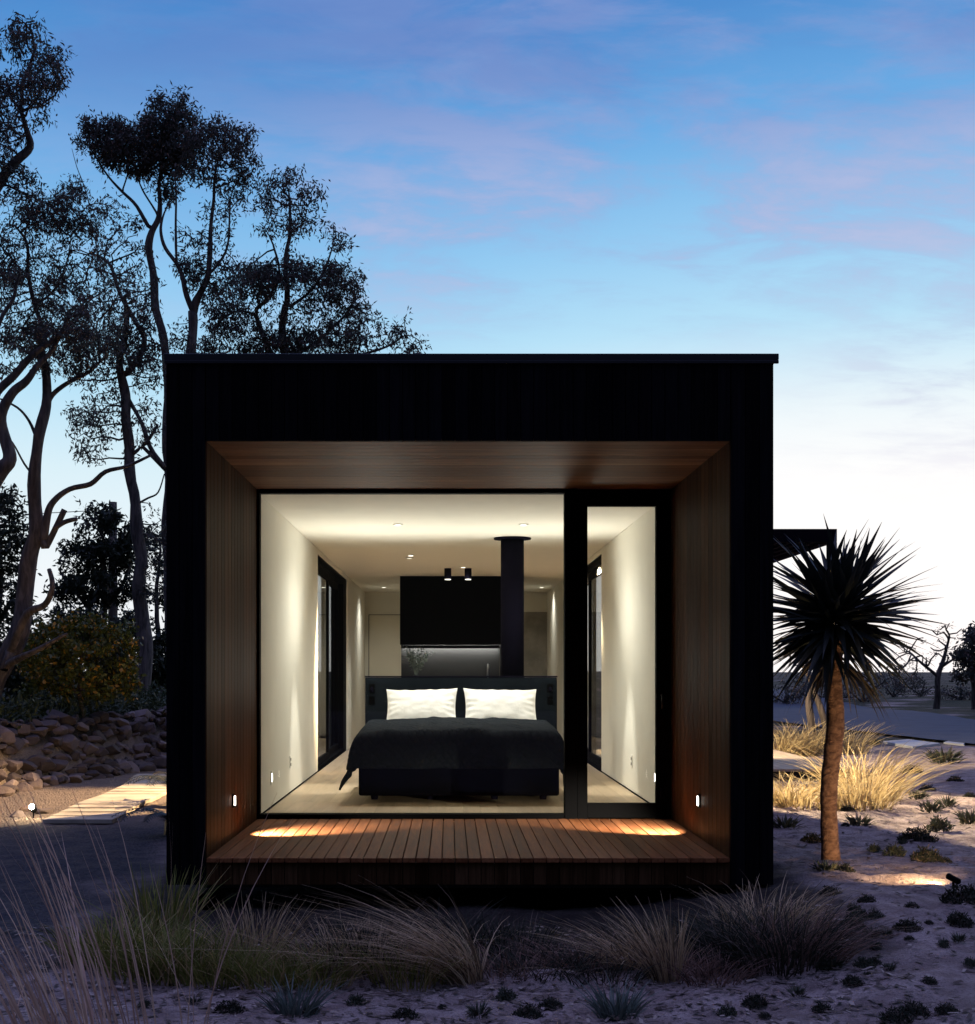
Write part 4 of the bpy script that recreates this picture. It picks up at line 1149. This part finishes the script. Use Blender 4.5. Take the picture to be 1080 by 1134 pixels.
gg = 'golden grass clumps around the side deck'
for px, D, n, hh, lab, ln, w_ in (
    (866, 14.2, 170, .40, 'low golden grass clump against the cabin wall below the side deck', (.05, 0), .013),
    (888, 13.9, 170, .40, 'low golden grass clump between cabin wall and dragon tree trunk', (.1, 0), .013),
    (908, 14.6, 150, .38, 'low golden grass clump just behind the dragon tree trunk', (.1, 0), .013),
    (953, 13.7, 170, .56, 'golden grass clump on the open side of the dragon tree trunk', (.06, 0), .013),
    (964, 14.6, 170, .72, 'tallest golden grass clump leaning away from the deck corner', (.10, 0), .013),
    (945, 15.6, 170, .70, 'golden grass clump under the outer deck corner', (.1, 0), .014),
    (862, 22.0, 170, .72, 'golden grass clump beyond the deck, against the cabin wall', (.05, 0), .018),
    (880, 22.3, 170, .68, 'golden grass clump beyond the deck, second from the cabin wall', (.05, 0), .018),
    (898, 22.6, 170, .70, 'golden grass clump beyond the deck, behind the crooked trunk', (.12, 0), .018),
    (940, 22.8, 150, .62, 'golden grass clump beyond the outer end of the deck', (.2, 0), .018)):
    clump('golden_grass', lab, 'grass clump', gg, G(px, D), n, .30, hh, 'gold', ln, .75, .8, w_, 7, .5)
# band of tussocks in front of the porch: green to the left, straw and dark to the right
gt = 'grass tussocks in front of the porch'
def cl(px, D, n, r, hh, mt, lab, lean=(0, 0), sp=.55, dr=.55, wd=.006):
    clump('grass_tussock', lab, 'grass tussock', gt, G(px, D), int(n*.8), r, hh*(.80 if px < 560 else .70), mt, lean, sp, dr, wd)
cl(118, 7.35, 420, .20, .42, 'green', 'dense green tussock nearest the tall reeds', wd=.008)
cl(160, 7.15, 460, .22, .40, 'green', 'green tussock below the cabin corner, beside the one nearest the reeds', wd=.008)
cl(178, 7.9, 260, .14, .62, 'green', 'tallest upright green tussock at the cabin corner', (.05, 0), .35, .4, .009)
cl(205, 7.1, 420, .2, .38, 'green', 'green tussock under the cladding corner', wd=.008)
cl(248, 7.0, 420, .2, .36, 'green', 'yellowing green tussock below the porch end', wd=.007)
cl(282, 7.25, 260, .16, .50, 'tan', 'straw coloured tussock with tall upright stalks below the porch end', (.05, 0), .45, .4)
cl(300, 6.95, 420, .2, .30, 'green', 'low green tussock at the sand edge below the porch', wd=.007)
cl(345, 6.95, 420, .21, .30, 'green', 'low green brown tussock left of the drooping fountain grass', wd=.007)
cl(375, 7.15, 300, .18, .42, 'tan', 'straw tussock behind the low green brown one', (-.1, 0), .7, .6)
cl(405, 7.3, 420, .22, .45, 'darkgreen', 'dark tussock behind the drooping fountain grass', (0, 0), .6, .5, .007)
cl(455, 7.0, 300, .2, .34, 'green', 'brownish green tussock under the drooping fountain grass', wd=.006)
cl(522, 6.95, 300, .07, .74, 'tan', 'drooping straw fountain grass arching far to one side', (-.62, 0), .45, .95, .0055)
cl(515, 6.92, 110, .08, .55, 'tan', 'flattened straw grass at the fountain grass foot', (-.9, 0), .5, 1.0, .0055)
cl(420, 7.1, 200, .16, .40, 'tan', 'straw tussock between the dark tussock and the fountain grass', (-.15, 0), .8, .7)
cl(560, 7.1, 260, .2, .26, 'red', 'low reddish tussock beside the fountain grass foot', (0, 0), .8, .7)
cl(600, 7.1, 300, .2, .30, 'darkgreen', 'low dark tussock in the middle below the porch', (0, 0), .8, .7)
cl(575, 7.6, 240, .2, .36, 'darkgreen', 'dark tussock close under the middle of the porch')
cl(640, 7.3, 240, .2, .32, 'red', 'low reddish tussock in the middle below the porch', (-.2, 0), .8, .8)
cl(665, 7.0, 260, .2, .26, 'darkgreen', 'low dark tussock behind the grey sage plant', (0, 0), .8, .7)
cl(695, 7.25, 200, .1, .45, 'tan', 'leaning straw tussock beside the tallest dry tuft', (-.55, 0), .5, .7)
cl(738, 7.0, 300, .08, .62, 'tan', 'tallest dry straw tuft below the glazed door', (-.22, 0), .35, .55, .0055)
cl(755, 7.05, 220, .14, .28, 'red', 'reddish tussock at the foot of the tallest dry tuft', (0, 0), .8, .8)
cl(790, 6.95, 300, .18, .26, 'red', 'reddish brown low tussock between dry tuft and big mound', (0, 0), .8, .8)
cl(820, 7.3, 420, .24, .46, 'darkgreen', 'dark tussock forming one end of the big mound', (0, 0), .6, .6, .007)
cl(862, 7.1, 620, .26, .50, 'darkgreen', 'large dark grass mound below the cabin corner by the dragon tree', (0, 0), .6, .75, .007)
cl(884, 7.15, 520, .20, .56, 'red', 'reddish dry grass falling over the outer side of the big mound', (.18, 0), .55, .95, .005)
cl(850, 7.7, 420, .24, .52, 'tan', 'straw tussock behind the top of the big mound', (.05, 0), .7, .9, .005)
cl(915, 7.0, 200, .09, .34, 'red', 'small reddish tuft at the outer foot of the big mound', (.25, 0), .6, .8, .005)
cl(800, 7.7, 240, .2, .4, 'darkgreen', 'dark tussock behind the reddish low tussock', (0, 0), .7, .7)
cl(520, 7.7, 260, .2, .34, 'darkgreen', 'dark tussock close under the porch behind the fountain grass')
cl(710, 7.8, 260, .2, .34, 'darkgreen', 'dark tussock close under the porch behind the tallest dry tuft')
cl(470, 7.6, 260, .2, .40, 'darkgreen', 'dark tussock between the porch edge and straw grass')
# tall reeds close to the lens
rgp = 'tall reeds close to the viewer'
clump('reed_clump', 'tall reddish reeds with thin stems fanning out at the picture corner', 'reeds', rgp, G(52, 5.1), 105, .24, .95, 'reed', (-.40, 0), .22, .22, .0100, 6, .5)
clump('reed_clump', 'sparse tall reed stems standing apart on the sand', 'reeds', rgp, G(135, 5.45), 26, .17, 1.12, 'reed', (-.30, 0), .14, .18, .0075, 6, .35)
clump('reed_clump', 'a few thin reed stems standing in front of the green tussocks', 'reeds', rgp, G(185, 5.75), 7, .16, 1.0, 'reed', (-.12, 0), .12, .15, .0062, 6, .35)
clump('reed_clump', 'two or three thin reeds leaning over the sand below the porch', 'reeds', rgp, G(232, 5.9), 5, .12, 1.05, 'reed', (.22, 0), .10, .1, .0058, 6, .3)
# hedge-like ground cover along the top of the stone bank
hc_ = []
for i in range(900):
    s_ = random.uniform(-3, 15); off = random.uniform(.75, 2.6)
    ux, uy = 1.03/5.007, 4.9/5.007; x = -5.66+ux*s_-uy*off; y = 8.5+uy*s_+ux*off
    hc_.append((x, y, gz(x, y)+random.uniform(.02, .30)*(1+.5*noise.noise(Vector((x, y, 0))))))
props(leaves('ground_cover', hc_, 16, .09, .11, .035, M['hedge'], origin=(-6, 12, .8), droop=-.4), 'dark leafy ground cover along the top of the stone bank', 'ground cover', None, 'stuff')

# arching fronds beside the cabin's corner
def fronds(loc, label):
    t_ = thing('cycad', label, 'cycad', loc, 'cycads beside the cabin'); loc = Vector(loc)
    v, f = [], []; sb = MB()
    for i in range(16):
        az = random.uniform(0, 6.28); L = random.uniform(.5, .75); p = loc+Vector((0, 0, .12)); dv = Vector((math.cos(az)*.7, math.sin(az)*.7, .75)).normalized()
        pts = [p.copy()]
        for k in range(9):
            dv = (dv+Vector((0, 0, -.16))).normalized(); p = p+dv*L/9; pts.append(p.copy())
            sd2 = dv.cross(Vector((0, 0, 1))).normalized()
            for q in (0, .5):
                c_ = pts[-2].lerp(p, q)
                for sg2 in (1, -1):
                    sword(v, f, c_, (sd2*sg2+dv*.6+Vector((0, 0, -.1))).normalized(), .15*(1-.08*k), .016, .3, 0)
        sb.tube(pts, [.008*(1-j/12) for j in range(len(pts))], 5)
    np_mesh('frond_leaves', [tuple(p) for p in v], f, M['dragon'], t_)
    sb.tube([loc-Vector((0, 0, .05)), loc+Vector((0, 0, .14))], [.08, .06], 10)
    sb.build('frond_stalks', M['dragon'], t_)
x_ = (190-CX)*13.2/F
fronds((x_, 13.2+CAMY, gz(x_, 13.2+CAMY)), 'cycad with arching fronds poking out past the cabin wall, nearer one')
x_ = (192-CX)*16.0/F
fronds((x_, 16.0+CAMY, gz(x_, 16+CAMY)+.1), 'cycad with arching fronds poking out past the cabin wall, further one')

# ------------------------------------------------------------------ small plants dotted over the sand
def tuft_mesh(seed, n, r, hgt, W, mt):
    rs = np.random.default_rng(seed)
    v, f = [], []; random.seed(seed)
    for i in range(n):
        az = random.uniform(0, 6.283); q = r*math.sqrt(random.random())*.6
        d0 = Vector((math.cos(az)*random.uniform(.2, 1.0), math.sin(az)*random.uniform(.2, 1.0), random.uniform(.35, 1.1))).normalized()
        sword(v, f, Vector((math.cos(az)*q, math.sin(az)*q, -.01+random.random()*hgt*.45)), d0, hgt*random.uniform(.35, .8), W*random.uniform(.7, 1.3), .3, random.uniform(-1, 1))
    o = np_mesh('sand_tuft', [tuple(p) for p in v], f, M[mt])
    return o
def mound_mesh(seed, n, r, hgt, L, W, mt):
    rs = random.Random(seed); cs = []
    for _ in range(n):
        az = rs.uniform(0, 6.283); q = math.sqrt(rs.random())
        cs.append((math.cos(az)*q*r, math.sin(az)*q*r*.85, hgt*(1-q*q)*rs.uniform(.3, 1)*(1+.5*math.sin(az*3+seed))))
    return leaves('sand_tuft', cs, 9, .014, L, W, M[mt], droop=-.5)
protos = [tuft_mesh(5, 90, .10, .14, .012, 'salt'), tuft_mesh(8, 120, .15, .13, .014, 'salt'), mound_mesh(3, 60, .10, .085, .045, .012, 'salt'), mound_mesh(6, 110, .17, .09, .05, .014, 'darkgreen')]
random.seed(23)
used = [False]*4
def put_tuft(k, loc, sc, label, group):
    sc *= (1, 1, .62, .55)[k]
    if not used[k]: o = protos[k]; used[k] = True; o.location = loc; o.scale = (sc,)*3; o.rotation_euler = (0, 0, random.uniform(0, 6.28))
    else: o = copy_tree(protos[k], loc, random.uniform(0, 6.28), sc)
    props(o, label, 'tuft', group)
named = [(1018, 885, 1, 1.0, 'olive tuft at the lit sand edge, nearest the golden grass'), (1032, 899, 1, 1.1, 'wide olive tuft on the lamplit sand'), (1049, 894, 0, 1.1, 'olive tuft beside the wide one on the lamplit sand'),
         (1074, 912, 0, 1.25, 'dense olive tuft at the picture edge on the lamplit sand'), (1027, 876, 3, 1.0, 'dark flat tuft behind the olive tufts'), (1058, 866, 3, 1.0, 'dark flat tuft on the shaded sand towards the driveway'),
         (1009, 856, 3, 1.5, 'widest dark flat tuft before the pale slabs'), (967, 824, 3, 1.5, 'dark tuft just short of the pale slabs'), (1045, 845, 1, 2.2, 'large green tuft between the driveway and lamplit sand'),
         (1016, 932, 3, 1.5, 'big dark tuft in shade below the lamplit sand'), (1026, 953, 3, 1.3, 'dark brown tuft above the garden spotlight patch'), (991, 948, 2, 1.2, 'small dark tuft between dragon tree and garden spotlight'),
         (1040, 920, 2, 1.6, 'dark tuft along the edge of the lamplit sand'), (951, 915, 1, 1.0, 'dark tuft at the foot of the golden grass'), (869, 918, 1, 1.1, 'low leafy tuft against the cabin wall below golden grass'),
         (900, 932, 3, .9, 'flat tuft between cabin wall and dragon tree'), (914, 966, 1, .8, 'tuft at the foot of the dragon tree'), (935, 966, 3, .8, 'tuft on the lit side of the dragon tree foot'), (1070, 1000, 3, 1.4, 'dark mound tuft below the garden spotlight')]
for px, py, k, sc, lab in named:
    p = Gp(px, py); put_tuft(k, (p.x, p.y, gz(p.x, p.y)), sc, lab, 'tufts singled out on the sand')
sp_lab = 'small dark low tuft scattered on the shaded sand'
pts = [(1059, 1020), (1005, 1030), (1062, 1043), (1049, 1121), (1075, 1069), (945, 1027), (966, 1038), (911, 1121), (883, 1103), (836, 1113), (992, 1130), (847, 1126), (345, 1122), (395, 1113), (490, 1117), (530, 1126), (450, 1128), (560, 1108), (610, 1116), (585, 1127), (760, 1113), (805, 1125), (215, 1112), (255, 1122), (160, 1116), (960, 1000), (1010, 1005), (985, 1075), (1030, 1090), (945, 1090), (970, 1050)]
for i in range(26):
    px, py = random.uniform(905, 1078), random.uniform(868, 1130); pts.append((px, py))
for px, py in pts:
    p = Gp(px, py); put_tuft(random.choice((0, 2, 2, 3, 3)), (p.x, p.y, gz(p.x, p.y)), random.uniform(.25, .8) if py > 990 else random.uniform(.4, .8), sp_lab, 'small tufts scattered on the sand')
for px, py, lab in ((326, 1122, 'grey green spiky plant on the sand below the porch end'), (684, 1124, 'grey green spiky plant on the sand below the dry tufts')):
    p = Gp(px, py)
    clump('sage_plant', lab, 'plant', 'grey green plants on the near sand', p, 130, .085, .17, 'sage', (0, 0), .7, .35, .011, 4)

# litter of chips and pebbles over the near sand
N = 9000; v = np.empty((N, 4, 3))
for i in range(N):
    x = random.uniform(-3.0, 5.5); y = random.uniform(-3.6, 6.5) if x > 2.2 else random.uniform(-3.6, -.6)
    if x < 2.2 and y > -.6: y = -1
    z = gz(x, y)+.030*noise.fractal(Vector((x*2.3, y*2.3, 0)), .7, 2.1, 5)+.012*noise.noise(Vector((x*11, y*11, 5)))+.010; a_ = random.uniform(0, 6.28); l_ = random.uniform(.008, .035); w_ = random.uniform(.004, .012)
    e1 = np.array((math.cos(a_), math.sin(a_), random.uniform(-.2, .2)))*l_; e2 = np.array((-math.sin(a_), math.cos(a_), random.uniform(-.3, .3)))*w_
    c_ = np.array((x, y, z)); v[i, 0] = c_-e1-e2*.5; v[i, 1] = c_+e1-e2; v[i, 2] = c_+e1*.9+e2; v[i, 3] = c_-e1*.8+e2
props(np_mesh('ground_litter', v.reshape(-1, 3), np.arange(N*4).reshape(-1, 4), M['chip']), 'fine bark chips and twigs littering the sand', 'litter', None, 'stuff')

# ------------------------------------------------------------------ stones
def ico():
    t_ = (1+5**.5)/2
    v = [Vector(p).normalized() for p in ((-1,t_,0),(1,t_,0),(-1,-t_,0),(1,-t_,0),(0,-1,t_),(0,1,t_),(0,-1,-t_),(0,1,-t_),(t_,0,-1),(t_,0,1),(-t_,0,-1),(-t_,0,1))]
    f = [(0,11,5),(0,5,1),(0,1,7),(0,7,10),(0,10,11),(1,5,9),(5,11,4),(11,10,2),(10,7,6),(7,1,8),(3,9,4),(3,4,2),(3,2,6),(3,6,8),(3,8,9),(4,9,5),(2,4,11),(6,2,10),(8,6,7),(9,8,1)]
    for _ in range(2):
        mid = {}; nf = []
        def md(a, b):
            k = (min(a, b), max(a, b))
            if k not in mid: v.append(((v[a]+v[b])/2).normalized()); mid[k] = len(v)-1
            return mid[k]
        for a, b, c in f:
            x, y, z = md(a, b), md(b, c), md(c, a); nf += [(a, x, z), (b, y, x), (c, z, y), (x, y, z)]
        f = nf
    return v, f
IV, IF = ico()
def stone(mb, c, s, seed):
    e = Vector((random.uniform(.9, 1.6), random.uniform(.8, 1.2), random.uniform(.45, .85)))*s; rz = random.uniform(0, 3.14); ry = random.uniform(-.4, .4)
    planes = [(Vector((random.gauss(0, 1), random.gauss(0, 1), random.gauss(0, 1))).normalized(), random.uniform(.45, .8)) for _ in range(11)]
    vs = []
    for p in IV:
        q = p*(1+.16*noise.noise(p*1.9+Vector((seed*3.1, 0, 0))))
        for n_, d_ in planes:
            k = q.dot(n_)-d_
            if k > 0: q = q-n_*k*.92
        q = Vector((q.x*e.x, q.y*e.y, q.z*e.z)); q = Vector((q.x*math.cos(ry)+q.z*math.sin(ry), q.y, -q.x*math.sin(ry)+q.z*math.cos(ry)))
        vs.append((c[0]+q.x*math.cos(rz)-q.y*math.sin(rz), c[1]+q.x*math.sin(rz)+q.y*math.cos(rz), c[2]+q.z))
    mb.add(vs, IF)
mb = MB(); ux, uy = 1.03/5.007, 4.9/5.007; sd0 = 0
for row in range(7):
    s_ = -2.5+.13*row
    while s_ < 13:
        sz = random.choice((.08, .10, .12, .14, .17))*random.uniform(.85, 1.2); s_ += sz*.95
        off = 0+row*.115+random.uniform(-.05, .05); x = -5.66+ux*s_-uy*off; y = 8.5+uy*s_+ux*off
        sd0 += 1; stone(mb, (x, y, gz(x, y)+.03+random.uniform(-.03, .04)), sz, sd0); s_ += sz*.95
props(mb.build('stone_wall', M['stone'], origin=(-5.0, 11, 0)), 'sloping dry stone retaining bank of rough boulders', 'stone wall')

# garden spotlights and the stones around them
def garden_spot(px, py, label, aim, watts, ang, lensmat, head_r=.035, blend=.7):
    p = Gp(px, py); t_ = thing('garden_spotlight', label, 'spotlight', (p.x, p.y, gz(p.x, p.y)), 'garden spotlights')
    c_ = Vector((p.x, p.y, gz(p.x, p.y)+head_r*3)); dv = (Vector(aim)-c_).normalized()
    a = MB(); a.tube([(c_.x, c_.y, c_.z-head_r*3-.05), (c_.x, c_.y, c_.z)], .008, 6); a.build('stake', M['frame'], t_)
    a = MB(); a.tube([c_-dv*.06, c_-dv*.05, c_+dv*.05], [head_r*.6, head_r, head_r], 14); a.build('housing', M['frame'], t_)
    a = MB(); a.tube([c_+dv*.0505, c_+dv*.053], head_r*.85, 14); a.build('lens', M[lensmat], t_)
    spot('bulb', c_+dv*.08, aim, watts, ang, blend, t_, color=(1, .68, .34), size=.02)
    return p
lt = P(4, 745, 20.0)
p1 = garden_spot(37, 906, 'lit garden spotlight glaring between stones below the stone bank', (lt.x, lt.y-.3, lt.z), 110, 60, 'star')
b_ = MB(); c_ = Vector((p1.x+.005, p1.y-.075, gz(p1.x, p1.y)+.125)); b_.lathe([(.028*math.cos(R(q)), .028*math.sin(R(q))) for q in range(-85, 86, 17)], c_, 16)
sp1 = [o for o in bpy.data.objects if o.name.startswith('garden_spotlight')][0]
b_.build('bulb_glass', M['star'], sp1, smooth=True)
pl = bpy.data.lights.new('bulb_glow', 'POINT'); pl.energy = 5; pl.color = (1, .78, .45); pl.shadow_soft_size = .03
plo = bpy.data.objects.new('bulb_glow', pl); COL.objects.link(plo); plo.parent = sp1; plo.location = (.01, -.06, .20)
for px, py, s_, lab in ((19, 905, .085, 'lit stone furthest from the path, beside the glaring garden spotlight'), (50, 901, .10, 'lit stone between the glaring garden spotlight and path'), (29, 899, .075, 'small lit stone just behind the glaring garden spotlight')):
    p = Gp(px, py); mb = MB(); stone(mb, (p.x, p.y, gz(p.x, p.y)+s_*.3), s_, px); props(mb.build('rock', M['stone']), lab, 'rock', 'stones around the garden spotlight')
tb = P(923, 850, DT)
garden_spot(1056, 984, 'small black garden spotlight lighting the dragon tree', (tb.x+.02, tb.y, tb.z-.35), 60, 120, 'lens', .02)

# pale stepping slabs by the driveway
for pts_, lab in ((((978, 823), (1012, 829), (1041, 826), (1006, 821)), 'larger pale slab lying by the driveway edge'), (((1045, 824), (1068, 827), (1069, 824), (1052, 822)), 'smaller pale slab lying by the driveway edge')):
    q = [Gp(a_, b2) for a_, b2 in pts_]; mb = MB(); zt = max(p.z for p in q)+.035
    mb.add([(p.x, p.y, p.z-.05) for p in q]+[(p.x, p.y, zt) for p in q], [(3, 2, 1, 0), (4, 5, 6, 7), (0, 1, 5, 4), (1, 2, 6, 5), (2, 3, 7, 6), (3, 0, 4, 7)])
    props(mb.build('paving_slab', M['slab'], bevel=.01), lab, 'slab', 'pale slabs by the driveway')
